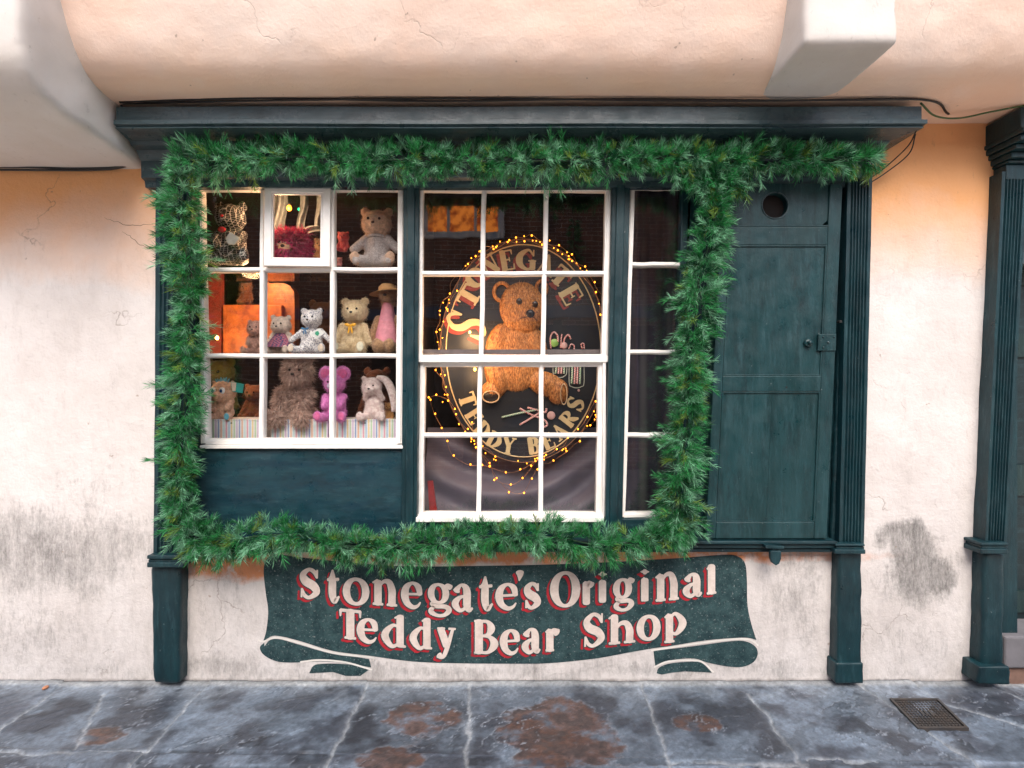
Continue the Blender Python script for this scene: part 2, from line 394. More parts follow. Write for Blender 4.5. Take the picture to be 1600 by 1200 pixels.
    c *= (.55+.9*fbm(X*55, Y*55, 4, 44, .75))[..., None]; c *= (.55+.9*fbm(u*3.2, v*8, 5, 144, .6))[..., None]; c = mixc(c, (.05,.05,.05), sst(-.012, -.002, Y)*.8)
    Z = -.004 + np.floor(lev)*.0020 + (grain-.5)*.0035 + (mid-.5)*.006 - joint*.009 + (tone-.5)*.010*(1-joint)
    Z = Z + wallstrip*.006
    co = np.stack([X, Y, Z], -1).reshape(-1, 3)
    i = np.arange(nx*ny).reshape(ny, nx); q = np.stack([i[:-1,:-1], i[:-1,1:], i[1:,1:], i[1:,:-1]], -1).reshape(-1, 4)
    me = bpy.data.meshes.new('pavement'); me.vertices.add(len(co)); me.vertices.foreach_set('co', co.ravel())
    me.loops.add(q.size); me.loops.foreach_set('vertex_index', q.ravel()); me.polygons.add(len(q))
    me.polygons.foreach_set('loop_start', np.arange(0, q.size, 4)); me.polygons.foreach_set('use_smooth', np.ones(len(q), bool)); me.update()
    at = me.color_attributes.new('Col', 'FLOAT_COLOR', 'POINT')
    at.data.foreach_set('color', np.concatenate([c.reshape(-1, 3), np.ones((len(co), 1))], 1).ravel())
    o = obj('pavement', me, attr_mat('slate_flags', .42, .5, 90, bd=.003, bs=.6, mul=45)); tag(o, kind='structure')
build_ground()
bm = bmesh.new(); box(bm, (-30,-30,-.4), (30,-.94,-.012)); box(bm, (-30,-.94,-.4), (-3.89,12,-.013)); box(bm, (3.89,-.94,-.4), (30,12,-.014)); box(bm, (-3.89,-.94,-.4), (3.89,12,-.03))
g = NG('unseen_street_flags'); b = g.n('ShaderNodeTexBrick'); b.inputs['Scale'].default_value = 1; b.inputs['Brick Width'].default_value = .9; b.inputs['Row Height'].default_value = .6; b.inputs['Mortar Size'].default_value = .012
b.inputs['Color1'].default_value = (.66,.60,.53,1); b.inputs['Color2'].default_value = (.58,.53,.46,1); b.inputs['Mortar'].default_value = (.5,.47,.43,1); g.L(g.co, b.inputs['Vector'])  # unseen paving, coloured pale to bounce light up onto the soffits
tag(obj('unseen_street', bm, g.fin(b.outputs[0], .5, g.bump(g.noise(30), .4, .006))), kind='structure')

# ------------------------------------------------------------------ building: wall, jetty, brackets
bld = empty('plastered_building', (0,0,0), 'old cream plastered building with overhanging upper storey, stained wall around the teal shopfront', 'building')
def wall_off(x, z):
    e = min(1.0, max(0.0, (abs(x+.15)-2.0)/.15)) if z < 2.9 else 0
    return -.006*e*(mnoise.noise(Vector((x*2.1, 3, z*2.1))) + .6*mnoise.noise(Vector((x*6, 7, z*5))))
bm = bmesh.new(); vm = {}
xs = np.concatenate([np.arange(-6, -2.9, .3), np.arange(-2.9, -1.86, .02), [-1.86], np.arange(-1.8, 1.84, .1), [1.84], np.arange(1.86, 2.52, .02), [2.55]])
zs = np.concatenate([np.arange(-.05, .70, .02), [.70], np.arange(.74, 3.02, .025)])
def gv(i, k):
    if (i, k) not in vm:
        x, z = float(xs[i]), float(zs[k]); vm[(i, k)] = bm.verts.new((x, wall_off(x, z), z))
    return vm[(i, k)]
for i in range(len(xs)-1):
    for k in range(len(zs)-1):
        cx, cz = (xs[i]+xs[i+1])/2, (zs[k]+zs[k+1])/2
        if -1.86 < cx < 1.84 and .70 < cz < 2.8: continue
        bm.faces.new((gv(i,k), gv(i+1,k), gv(i+1,k+1), gv(i,k+1)))
# over and beside the doorway
box(bm, (2.55,.002,2.5), (3.6,.2,3.02)); box(bm, (3.55,.001,-.05), (6,.2,3.02))
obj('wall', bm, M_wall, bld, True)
# jetty: curved profile swept along the street
prof = catmull([(.05,2.944),(-.12,2.942),(-.25,2.944),(-.34,2.957),(-.40,2.99),(-.445,3.05),(-.49,3.15),(-.55,3.33),(-.58,3.6),(-.60,4.2),(-.60,5.6)], 9)
bm = bmesh.new(); xs2 = np.arange(-6, 6.01, .03); rows = []
for (yy, zz) in prof:
    row = []
    for x in xs2:
        x = float(x)
        a = .010*mnoise.noise(Vector((x*1.6, yy*2, zz*1.8))) + .006*mnoise.noise(Vector((x*5, yy*5+4, zz*5))) + .0028*mnoise.noise(Vector((x*15, yy*14+4, zz*14)))
        sag = .010*math.sin(x*1.1+.6)
        row.append(bm.verts.new((x, yy - a, zz + sag*.5 + (a*.5 if yy > -.35 else 0))))
    rows.append(row)
for a, b in zip(rows, rows[1:]):
    for i in range(len(a)-1): bm.faces.new((a[i], a[i+1], b[i+1], b[i]))
obj('jetty', bm, M_jetty, bld, True)
bm = bmesh.new(); box(bm, (-6,-.60,5.6), (6,4,5.9)); obj('roof', bm, M_brown, bld)
# large left bracket and right bracket
def bracket(x0, x1, prof, amp=.006, vox=.018, sm=3):
    bm = bmesh.new(); A = [bm.verts.new((x0, y, z)) for y, z in prof]; B = [bm.verts.new((x1, y, z)) for y, z in prof]; n = len(A)
    bm.faces.new(A); bm.faces.new(B[::-1])
    for i in range(n): bm.faces.new((A[i], B[i], B[(i+1)%n], A[(i+1)%n]))
    fixn(bm); return remesh(bm, vox, sm, amp, 5)
pl = catmull([(-.35,2.722),(-.50,2.732),(-.60,2.765),(-.67,2.83),(-.70,2.92),(-.705,3.1)], 5)
obj('bracket', bracket(-3.6, -1.925, [(.06,2.70)] + pl + [(-.74,4.3),(.06,4.3)], .006, .02, 4), M_brk, bld, True)
obj('bracket', bracket(1.18, 1.555, [(-.2,2.948),(-.64,2.938),(-.66,4.3),(-.2,4.3)]), M_brk, bld, True)

for cr in ([(163,340),(190,350),(215,352),(243,349)], [(188,362),(205,370),(222,384),(240,392)]):
    pts = catmull([tuple(P(a+random.uniform(-3,3), b+random.uniform(-3,3), 0)) for a, b in cr], 6)
    pts = [(x+random.uniform(-.003,.003), wall_off(x, z)-.0002, z+random.uniform(-.004,.004)) for x, y, z in pts]
    bm = bmesh.new(); tube(bm, pts, [.0004+.0008*math.sin(math.pi*k/(len(pts)-1)) for k in range(len(pts))], 5); obj('crack', bm, M_brown, bld)
# ------------------------------------------------------------------ shopfront
sf = empty('shopfront', (0,0,0), 'dark teal painted timber shopfront with cornice, fluted pilasters and three white framed windows', 'shopfront')
# cornice swept round three sides (left end dies against the bracket)
cp = [(.0,2.900),(.236,2.893),(.236,2.826),(.252,2.822),(.252,2.803),(.238,2.798),(.242,2.788),(.15,2.768),(.14,2.752),(.105,2.745),(.085,2.715),(.07,2.705),(.07,2.62),(.045,2.61),(.04,2.58),(.0,2.58)]
bm = bmesh.new(); rows = []
for o_, z in cp:
    xl, xr = -1.905, 1.735
    n = 40; sag = lambda t: .0015*math.sin(t*4.0)+.012
    row = [(xl, .03)] + [(xl+(xr+o_-xl)*k/n, -o_) for k in range(n+1)] + [(xr+o_, .03)]
    rows.append([bm.verts.new((x, y, z + sag(x))) for x, y in row])
for a, b in zip(rows, rows[1:]):
    for i in range(len(a)-1): bm.faces.new((a[i], a[i+1], b[i+1], b[i]))
fixn(bm); bevel(obj('cornice', bm, [M_corn], sf), .0025)
bm = bmesh.new(); box(bm, (-1.905,-.02,2.622), (1.80,.05,2.66)); obj('frieze', bm, M_dark, sf)
def pilaster(tl, tr, ty, bl_, br, by, yf=-.062, nf=6, name='pilaster', m=M_teal, parent=sf, rows=24, base=0.0):
    pts = [(0, base), (0, yf), (.12, yf)]
    fw = .76/nf
    for k in range(nf):
        a = .12 + fw*k
        for t in (.12, .22, .36, .5, .64, .78, .88):
            pts.append((a+fw*t, yf + (.0105*math.sin(math.pi*(t-.12)/.76) if .12 < t < .88 else 0)))
    pts += [(.88, yf), (1, yf), (1, base)]
    bm = bmesh.new(); rr = []
    for r_ in range(rows+1):
        t = r_/rows; row = []
        L0, R0 = P(tl, ty, yf), P(tr, ty, yf); L1, R1 = P(bl_, by, yf), P(br, by, yf)
        A = L0.lerp(L1, t); B = R0.lerp(R1, t)
        for u, y in pts:
            q = A.lerp(B, u); j = .0022*mnoise.noise(Vector((q.x*9, y*20, q.z*5)))
            row.append(bm.verts.new((q.x + j, y + j*.6, q.z)))
        rr.append(row)
    for a, b in zip(rr, rr[1:]):
        for i in range(len(a)-1): bm.faces.new((a[i], a[i+1], b[i+1], b[i]))
    fixn(bm); return obj(name, bm, m, parent)
def block_stack(name, items, parent=sf, m=M_teal, bw=.005):
    bm = bmesh.new()
    for it in items: prism(bm, it[0], it[1], it[2])
    fixn(bm); return bevel(obj(name, bm, m, parent), bw, 3)
def rq(x0, y0, x1, y1): return [(x0,y0),(x1,y0),(x1,y1),(x0,y1)]
pilaster(244, 302, 232, 240, 284, 864)
pilaster(1326, 1364, 232, 1311, 1350, 852)
def dented(name, poly, yf, yb, parent=sf, m=M_teal, amp=.004, vox=.012):
    bm = bmesh.new(); prism(bm, poly, yf, yb); fixn(bm); return obj(name, remesh(bm, vox, 2, amp, 9), m, parent, True)
block_stack('pilaster_base', [(rq(229,868,286,874), -.105, .02), (rq(231,874,284,879), -.095, .02), (rq(229,879,286,887), -.105, .02)])
dented('pedestal', [(235,884),(281,884),(279,1069),(238,1069)], -.07, .03)
block_stack('pilaster_base', [(rq(1306,850,1352,854), -.09, .02), (rq(1307,854,1351,859), -.082, .02), (rq(1305,859,1353,866), -.095, .02)])
dented('pedestal', [(1311,862),(1349,862),(1347,1040),(1307,1040)], -.06, .03)
dented('plinth', [(1306,1036),(1350,1036),(1349,1068),(1306,1068)], -.074, .03, vox=.009)
# head, posts, sill, boards
block_stack('post', [([(630,285),(655,285),(651,848),(627,848)], -.03, .07), ([(636,285),(648,285),(645,848),(633,848)], -.042, -.025)])
block_stack('post', [([(957,285),(985,285),(972,848),(945,848)], -.03, .07), ([(964,285),(977,285),(965,848),(952,848)], -.042, -.025)])
block_stack('sill', [(rq(280,846,1309,851), -.085, .05), (rq(280,851,1309,857), -.07, .05), (rq(280,857,1309,863), -.055, .05)], m=M_tealH)
dented('stall_riser', rq(296,700,632,850), -.004, .05, m=M_riser, amp=.006, vox=.016)
block_stack('board', [(rq(646,811,1100,848), -.01, .05), ([(1066,285),(1330,285),(1314,848),(1052,848)], 0.0, .05)], m=M_tealH)
bm = bmesh.new(); bar(bm, 244, 275, 312, 850, .0, .06); obj('board', bm, M_dark, sf)

# ---- windows
def quadmap(q):
    (ax,ay),(bx,by),(cx,cy),(dx,dy) = q                     # tl tr br bl
    def f(u, v): return ((ax*(1-u)+bx*u)*(1-v)+(dx*(1-u)+cx*u)*v, (ay*(1-u)+by*u)*(1-v)+(dy*(1-u)+cy*u)*v)
    return f
def seg(bm, a, b, w_, yf, yb, horiz):
    # a slightly wavering glazing bar between two picture positions with moulded front
    n = 10
    for yy0, yy1, ww in ((yf, yb, w_*.5), (yf+.006, yb+.001, w_)):
        up = []; lo = []
        for k in range(n+1):
            t = k/n; x = a[0]+(b[0]-a[0])*t; y = a[1]+(b[1]-a[1])*t
            j = .35*math.sin(t*9+a[0])+.25*math.sin(t*17+a[1])
            if horiz: up.append((x, y-ww/2+j)); lo.append((x, y+ww/2+j))
            else: up.append((x-ww/2+j, y)); lo.append((x+ww/2+j, y))
        vs_ = []
        for (u, l) in zip(up, lo):
            pu = P(*u, yy0); pl_ = P(*l, yy0)
            vs_.append([bm.verts.new(pu), bm.verts.new(pl_), bm.verts.new((pl_.x, yy1, pl_.z)), bm.verts.new((pu.x, yy1, pu.z))])
        for p, q in zip(vs_, vs_[1:]):
            for k in range(4): bm.faces.new((p[k], p[(k+1)%4], q[(k+1)%4], q[k]))
        bm.faces.new(vs_[0]); bm.faces.new(vs_[-1][::-1])
def panes(rects, y, parent, tilt=.15):
    bm = bmesh.new()
    for (a, b, c, d) in rects:
        t1, t2 = R(random.uniform(-tilt, tilt)), R(random.uniform(-tilt, tilt))
        pts = [P(x_, y_, y) for x_, y_ in (a, b, c, d)]; cc = sum(pts, Vector())/4
        vv = [bm.verts.new((p.x, y + (p.x-cc.x)*t1 + (p.z-cc.z)*t2, p.z)) for p in pts]; bm.faces.new(vv[::-1])
    return obj('glass', bm, M_glass, parent)
def window(xs_top, xs_bot, ys_, name, fw=9, yf=.004):
    """xs_*: centre lines of vertical members at the top and bottom edge; ys_: centre lines of horizontals"""
    y0, y1 = ys_[0], ys_[-1]
    fx = lambda i, y: xs_top[i]+(xs_bot[i]-xs_top[i])*(y-y0)/(y1-y0)
    bm = bmesh.new(); nX = len(xs_top)
    for i in range(nX):
        wd = fw if i in (0, nX-1) else 7
        seg(bm, (fx(i,y0), y0-2), (fx(i,y1), y1+2), wd, yf-(.004 if i in (0, nX-1) else 0), yf+.045, False)
    for k, y in enumerate(ys_):
        wd = fw if k in (0, len(ys_)-1) else 7
        seg(bm, (fx(0,y)+2, y), (fx(nX-1,y)-2, y), wd+(2 if k == len(ys_)-1 else 0), yf-(.0015 if wd > 7 else -.0015), yf+.043, True)
    fixn(bm); fr = obj(name, bm, M_white, sf); bevel(fr, .0012, 1)
    rects = []
    for i in range(nX-1):
        for k in range(len(ys_)-1):
            a, b = ys_[k], ys_[k+1]; rects.append(((fx(i,a),a),(fx(i+1,a),a),(fx(i+1,b),b),(fx(i,b),b)))
    return fr, rects
w1, r1 = window([309,410,519,627],[319,408,518,623],[292,421,556,691], 'window', 10)
for q in r1:
    pass
vent_i = 3
r1b = [q for k, q in enumerate(r1) if k != vent_i]; panes(r1b, .030, w1)
# opening vent light, proud of the frame
bm = bmesh.new(); q = [(413,289),(516,290),(515,416),(412,415)]
inn = [(424,300),(504,301),(503,406),(423,405)]
for a, b in ((0,1),(1,2),(2,3),(3,0)): prism(bm, [q[a], q[b], inn[b], inn[a]], -.022, .006)
inn2 = [(427,303),(501,304),(500,403),(426,402)]
for a, b in ((0,1),(1,2),(2,3),(3,0)): prism(bm, [inn[a], inn[b], inn2[b], inn2[a]], -.014, .004)
fixn(bm); vent = bevel(obj('vent_casement', bm, M_white, w1), .002)
rects = [tuple(inn2)]; bm = bmesh.new(); vv = [bm.verts.new(P(x_, y_, -.004)) for x_, y_ in inn2]; bm.faces.new(vv); obj('vent_glass', bm, M_glass, w1)
bm = bmesh.new(); bar(bm, 312, 696, 630, 701, -.03, .05); fixn(bm); bevel(obj('window_sill', bm, M_white, w1), .002)
w2, r2 = window([656,756,854,952],[654,752,848,945],[293,427,560], 'window', 10); 
w2b, r2b = window([659,750,846,940],[656,748,845,936],[568,680,807], 'sash', 10, .022); w2b.parent = w2
bm = bmesh.new(); bar(bm, 650, 556, 950, 566, -.004, .06); fixn(bm); bevel(obj('meeting_rail', bm, M_white, w2), .003)
bm = bmesh.new(); bar(bm, 649, 808, 944, 816, -.03, .06); bar(bm, 650, 566, 653, 808, .001, .06); bar(bm, 942, 566, 947, 808, .001, .06); fixn(bm); bevel(obj('window_sill', bm, M_white, w2), .003)
bm = bmesh.new(); bar(bm, 655, 546, 946, 553, .06, .085); fixn(bm); obj('top_rail', bm, simple('grey_rail', (.16,.13,.13), .6), w2)
panes(r2, .030, w2); panes(r2b, .048, w2)
w3, r3 = window([988,1078],[973,1062],[290,413,550,680,806], 'window', 8); panes(r3, .030, w3)

# ---- shutter
sh = empty('shutter', P(1205, 842, -.03), 'large teal panelled wooden shutter with round hole near its top, right of the garland', 'shutter')
def sx(xt, y): return xt + (y-290)/(842-290)*(-25)            # lean of the shutter
def spoly(x0, y0, x1, y1): return [(sx(x0,y0),y0),(sx(x1,y0),y0),(sx(x1,y1),y1),(sx(x0,y1),y1)]
bm = bmesh.new()
XL, XR = 1128, 1317; pl0, pr0 = 1143, 1297
prism(bm, spoly(XL, 287, pl0, 842), -.060, -.012); prism(bm, spoly(pr0, 287, XR, 842), -.060, -.012)
for a, b in ((354,383),(587,612),(816,842)): prism(bm, spoly(pl0, a, pr0, b), -.0595, -.012)
fixn(bm); bevel(obj('frame', bm, M_shut, sh), .005, 3)
bm = bmesh.new()
prism(bm, spoly(pl0, 383, pr0, 587), -.051, -.015); prism(bm, spoly(pl0, 612, (pl0+pr0)/2+.9, 816), -.0512, -.015); prism(bm, spoly((pl0+pr0)/2+1, 612, pr0, 816), -.0505, -.015)
for (a, b) in ((383,587),(612,816)):
    for x0, x1 in ((pl0, pl0+2.5), (pr0-2.5, pr0)): prism(bm, spoly(x0, a, x1, b), -.0575, -.015)
    for y0, y1 in ((a, a+2.2), (b-2.2, b)): prism(bm, spoly(pl0+2.5, y0, pr0-2.5, y1), -.0575, -.015)
prism(bm, spoly(pl0, 351.5, pr0, 354), -.0575, -.015)
fixn(bm); [bevel(o_, .0012, 2) for o_ in split(obj('panel', bm, M_shut, sh))]
bm = bmesh.new(); cx, cy, rr = 1211, 321, 20; N = 48
outer = []; sp_ = spoly(pl0, 287, pr0, 351.5); cir = []
for k in range(N):
    a = 2*math.pi*k/N; dx, dy = math.cos(a), math.sin(a)
    t = min(((sp_[1][0]-3 if dx > 0 else sp_[0][0]+0)-cx)/dx if abs(dx) > 1e-6 else 1e9, ((351.5 if dy > 0 else 287)-cy)/dy if abs(dy) > 1e-6 else 1e9)
    outer.append(bm.verts.new(P(cx+dx*t, cy+dy*t, -.051))); cir.append(bm.verts.new(P(cx+dx*rr, cy+dy*rr, -.051)))
bk = [bm.verts.new((v.co.x, -.012, v.co.z)) for v in cir]
for k in range(N):
    j = (k+1) % N; bm.faces.new((outer[k], outer[j], cir[j], cir[k])); bm.faces.new((cir[k], cir[j], bk[j], bk[k]))
obj('panel', bm, M_shut, sh)
bm = bmesh.new(); tube(bm, [P(cx+20.5*math.cos(a), cy+20.5*math.sin(a), -.052) for a in [2*math.pi*k/40 for k in range(41)]], .0035, 8, False); obj('hole_rim', bm, M_corn, sh, True)
bm = bmesh.new(); tube(bm, [Q(cx, cy, -.0110), Q(cx, cy, -.0040)], .071, 40); obj('hole_backing', bm, simple('hole_dark', (.012,.008,.007), .9), sh)
bm = bmesh.new()
tube(bm, [Q(1262,536,-.05), Q(1262,536,-.066), Q(1262,536,-.070)], [.022,.021,.016], 20); tube(bm, [Q(1262,536,-.068), Q(1262,536,-.085)], [.011,.008], 14); obj('knob', bm, M_shut, sh, True)
bm = bmesh.new(); prism(bm, [(1279,522),(1307,522),(1306,548),(1278,548)], -.066, -.055); fixn(bm); lp = bevel(obj('latch', bm, M_shut, sh), .002)
bm = bmesh.new()
for xx, yy in ((1292,535),(1284,527),(1301,527),(1284,543)): tube(bm, [Q(xx,yy,-.060), Q(xx,yy,-.072)], [.008 if xx == 1292 else .004, .005 if xx == 1292 else .003], 10)
split(obj('bolt', bm, M_corn, lp, True))
bm = bmesh.new(); tube(bm, [Q(1228,605,-.057), Q(1228,605,-.062)], .004, 8); tube(bm, [Q(1310,503,-.05), Q(1310,503,-.075)], .007, 10); split(obj('nail', bm, M_black, sh))
# jamb strip between shutter and pilaster, worn
dented('jamb', [(1321,287),(1328,287),(1313,848),(1299,848)], -.028, .04, m=M_tealH, amp=.004, vox=.010)
# padlock on a hasp under the sill
pk = empty('padlock', P(1212, 866, -.1), 'small old teal painted padlock hanging from the hasp on the sill below the shutter', 'padlock')
bm = bmesh.new(); prism(bm, [(1204,861),(1221,861),(1221,873),(1218,881),(1213,884),(1207,880),(1204,873)], -.115, -.092); fixn(bm); bevel(obj('body', bm, M_teal, pk), .004, 3)
bm = bmesh.new(); tube(bm, [P(1208+4.5-5*math.cos(a), 861-8*math.sin(a), -.103) for a in [math.pi*k/12 for k in range(13)]], .0035, 8); obj('shackle', bm, M_teal, pk, True)
bm = bmesh.new(); prism(bm, [(1196,852),(1226,854),(1225,858),(1197,857)], -.112, -.08); fixn(bm); bevel(obj('hasp', bm, M_teal, pk), .002)

# ------------------------------------------------------------------ doorway at the right edge
dr = empty('doorway', (2.6,0,0), 'dark green panelled door beside a fluted teal pilaster with heavy capital', 'doorway')
pilaster(1566, 1606, 268, 1539, 1573, 852, -.07, 6, parent=dr, base=.03)
def dprof(x0t, items):
    pass
bm = bmesh.new()
# capital: stepped mouldings, projecting forward and to the left
def capbox(bm, out, z0, z1, xl=2.52, xr=2.72):
    box(bm, (xl-out*.35+.02, -.07-out, z0), (xr+out*.4+1.2, .03, z1))
for out, z0, z1 in ((.0,2.62,2.70),(.02,2.70,2.715),(.045,2.716,2.745),(.08,2.746,2.77),(.115,2.771,2.80),(.14,2.801,2.825),(.12,2.826,2.93)): capbox(bm, out, z0, z1)
fixn(bm); bevel(obj('capital', bm, M_teal, dr), .006, 3)
block_stack('pilaster_base', [(rq(1533,848,1576,853), -.10, .02), (rq(1534,853,1575,858), -.092, .02), (rq(1533,858,1576,866), -.10, .02)], dr)
dented('pedestal', [(1538,864),(1572,864),(1569,1046),(1534,1046)], -.07, .03, dr)
dented('plinth', [(1531,1042),(1578,1042),(1580,1070),(1528,1070)], -.100, .03, dr, vox=.011, amp=.006)
bm = bmesh.new(); box(bm, (2.66,.16,.26), (3.56,.22,2.62)); obj('door', bm, M_dark, dr)
M_door = teal('door_paint', (.010,.028,.028), (.018,.042,.040), .2)
bm = bmesh.new()
for z0, z1 in ((.30,.42),(.95,1.12),(1.72,1.85),(2.12,2.2)): box(bm, (2.665,.145,z0), (3.555,.163,z1))
box(bm, (2.661,.144,.26), (2.78,.163,2.2)); split(obj('rail', bm, M_door, dr))
bm = bmesh.new(); box(bm, (2.57,-.0,.0), (2.665,.16,2.65)); fixn(bm); obj('jamb', bm, M_teal, dr)
bm = bmesh.new(); box(bm, (2.60,.0,2.2), (3.56,.15,2.28)); fixn(bm); bevel(obj('transom', bm, M_corn, dr), .01, 3)
bm = bmesh.new(); tube(bm, [(2.78+.0+.42-.42*math.cos(a), .12, 2.29+.32*math.sin(a)) for a in [math.pi*k/16 for k in range(17)]], .02, 8); obj('fanlight_arch', bm, M_corn, dr, True)
M_step = simple('step_stone', (.17,.165,.18), .8, scale=8)
bm = bmesh.new(); box(bm, (2.57,-.02,-.02), (3.56,.24,.09)); fixn(bm); obj('riser', bm, simple('worn_brick', (.22,.13,.10), .9), dr)
bm = bmesh.new(); box(bm, (2.56,-.04,.09), (3.56,.26,.258)); fixn(bm); bevel(obj('step', bm, M_step, dr), .012, 3)

# ------------------------------------------------------------------ painted writing
def ellg(cx, cy, rx, ry, wt=.42, wside=1.0, n=14, wl=None):
    out = []
    for k in range(n+1):
        a = 2*math.pi*k/n; c = math.cos(a)
        s = abs(c)**1.3; ws = (wl if (wl and c > 0) else wside)
        out.append((cx+rx*c, cy+ry*math.sin(a), wt+(ws-wt)*s))
    return out
LS = lambda x, y=0, d=.2: [(x-d,y,.34),(x+d,y,.34)]
GL = {
 'S': [[(.93,.74,.3),(.78,.93,.55),(.45,1.0,.5),(.1,.8,.85),(.26,.58,1.15),(.74,.42,1.15),(.92,.2,.9),(.5,0,.5),(.2,.06,.5),(.05,.26,.3)], [(.97,1.0,.25),(.95,.72,.3)], [(.0,.0,.25),(.03,.3,.3)]],
 't': [[(.44,1,.25),(.42,.82,.7),(.42,.6,1),(.42,.24,1),(.62,.0,.7),(1,.16,.28)], [(.0,.68,.4),(.95,.72,.42)], [(.05,.69,.25),(.30,.80,.35),(.43,.98,.3)]],
 'o': [ellg(.5,.5,.5,.5)], 'O': [ellg(.5,.5,.5,.5,.4,1.15)],
 'n': [[(.2,.92,1),(.2,.02,1)], [(.22,.70,.35),(.44,.95,.5),(.68,.93,.8),(.8,.6,1),(.8,.3,1),(.8,.02,1)], LS(.2), LS(.8), [(-.02,.88,.25),(.18,.97,.5)]],
 'e': [[(.02,.52,.34),(.98,.56,.34)], [(.97,.56,.7),(.86,.86,.8),(.5,1,.42),(.12,.82,.85),(.0,.5,1.05),(.14,.17,.85),(.5,0,.6),(.82,.06,.4),(1,.22,.2)]],
 'g': [ellg(.42,.70,.36,.29,.36,.9), [(.68,.88,.35),(.84,.98,.5),(1,.92,.75)], [(.2,.45,.35),(.1,.36,.5),(.3,.29,.55),(.75,.29,.6),(.93,.18,.75),(.7,.02,.5),(.35,.0,.45),(.05,.12,.7),(.2,.28,.4)]],
 'a': [[(.1,.76,.95),(.16,.84,.7),(.36,.99,.4),(.6,.92,.8),(.70,.7,1),(.70,.2,1),(.82,.01,.6),(1,.1,.3)], [(.7,.56,.35),(.3,.5,.5),(.02,.25,.95),(.25,.0,.6),(.5,.04,.45),(.7,.2,.35)]],
 'r': [[(.3,.92,1),(.3,.02,1)], LS(.3,0,.28), [(.32,.68,.3),(.55,.95,.5),(.84,.84,1.1)], [(.0,.88,.25),(.25,.97,.5)]],
 'i': [[(.5,.66,1),(.5,.02,1)], LS(.5,0,.45), [(.08,.64,.25),(.45,.70,.5)], [(.5,.88,.5),(.5,.93,1.2),(.5,.98,.5)]],
 'l': [[(.5,.96,1),(.5,.02,1)], LS(.5,0,.45), [(.02,.88,.25),(.45,.99,.4)]],
 'd': [[(.72,.62,.3),(.38,.66,.5),(.0,.34,1),(.33,.0,.6),(.72,.10,.3)], [(.76,.96,1),(.76,.04,1)], [(.5,.91,.25),(.74,.99,.35)], [(.8,.03,.5),(1.02,.01,.3)]],
 'y': [[(.16,.95,.95),(.5,.42,1)], [(.86,.95,.42),(.55,.36,.6),(.36,.08,.55),(.2,.01,.5),(.06,.07,.9)], [(-.02,.98,.3),(.38,.98,.3)], [(.64,.98,.3),(1.02,.98,.3)]],
 'h': [[(.2,.96,1),(.2,.02,1)], [(.22,.46,.35),(.44,.68,.5),(.68,.66,.8),(.8,.42,1),(.8,.2,1),(.8,.02,1)], LS(.2), LS(.8), [(-.02,.9,.25),(.18,.99,.4)]],
 'p': [[(.24,.94,1),(.24,.02,1)], [(.26,.86,.35),(.6,1,.5),(1,.64,1.05),(.66,.28,.55),(.28,.34,.35)], LS(.24,0,.25), [(-.02,.9,.25),(.2,.98,.5)]],
 'T': [[(.5,.96,1.1),(.5,.02,1.1)], [(.0,.97,.42),(1,.97,.42)], [(.0,.97,.4),(-.01,.76,.22)], [(1,.97,.4),(1.01,.76,.22)], LS(.5,0,.27)],
 'B': [[(.2,.98,1.1),(.2,.02,1.1)], [(.0,1.0,.3),(.25,1.0,.35)], [(.0,.0,.3),(.25,.0,.35)], [(.22,.99,.36),(.62,.97,.5),(.8,.76,1.05),(.6,.55,.5),(.22,.53,.34)], [(.22,.53,.34),(.7,.5,.5),(.95,.27,1.1),(.66,.02,.5),(.22,.01,.36)]],
 "'": [[(.6,.9,1.1),(.7,.6,.8),(.15,0,.15)]],
 'E': [[(.22,.98,1),(.22,.02,1)], [(.0,1,.28),(.95,1,.28)], [(.22,.52,.26),(.72,.52,.26)], [(.0,0,.28),(1,0,.28)], [(.95,1,.35),(.97,.78,.18)], [(1,0,.35),(1.04,.26,.18)], [(.72,.62,.2),(.72,.42,.2)]],
 'N': [[(.17,.02,.3),(.17,.98,.3)], [(.16,.98,1.05),(.84,.04,1.05)], [(.86,.02,.3),(.86,.98,.3)], LS(.17,0,.17), LS(.86,1,.17), [(.0,1,.25),(.2,1,.3)]],
 'G': [[(.9,.76,.3),(.6,1,.4),(.15,.78,.9),(.02,.5,1.15),(.14,.2,.9),(.55,0,.42),(.9,.12,.6)], [(.88,.04,.95),(.88,.42,.95)], [(.62,.44,.24),(1.08,.44,.24)], [(.93,1,.2),(.92,.7,.3)]],
 'A': [[(.5,1,.35),(.14,.02,.32)], [(.47,1,.55),(.84,.03,1.05)], [(.27,.36,.24),(.7,.36,.24)], LS(.13,0,.16), LS(.86,0,.2)],
 'D': [[(.22,.98,1),(.22,.02,1)], [(.0,1,.28),(.3,1,.3)], [(.0,0,.28),(.3,0,.3)], [(.22,.99,.32),(.62,.95,.5),(.97,.5,1.1),(.62,.05,.5),(.22,.01,.32)]],
 'Y': [[(.14,.98,.95),(.5,.46,.95)], [(.87,.98,.34),(.52,.48,.4)], [(.5,.5,.95),(.5,.02,.95)], LS(.14,1,.18), LS(.87,1,.16), LS(.5,0,.22)],
 'R': [[(.2,.98,1),(.2,.02,1)], [(.0,1,.28),(.3,1,.3)], LS(.2,0,.2), [(.22,.99,.34),(.62,.96,.5),(.82,.75,1),(.6,.52,.42),(.22,.5,.28)], [(.48,.52,.5),(.72,.22,.95),(1.02,.0,.5)]],
}
GL['s'] = GL['S']
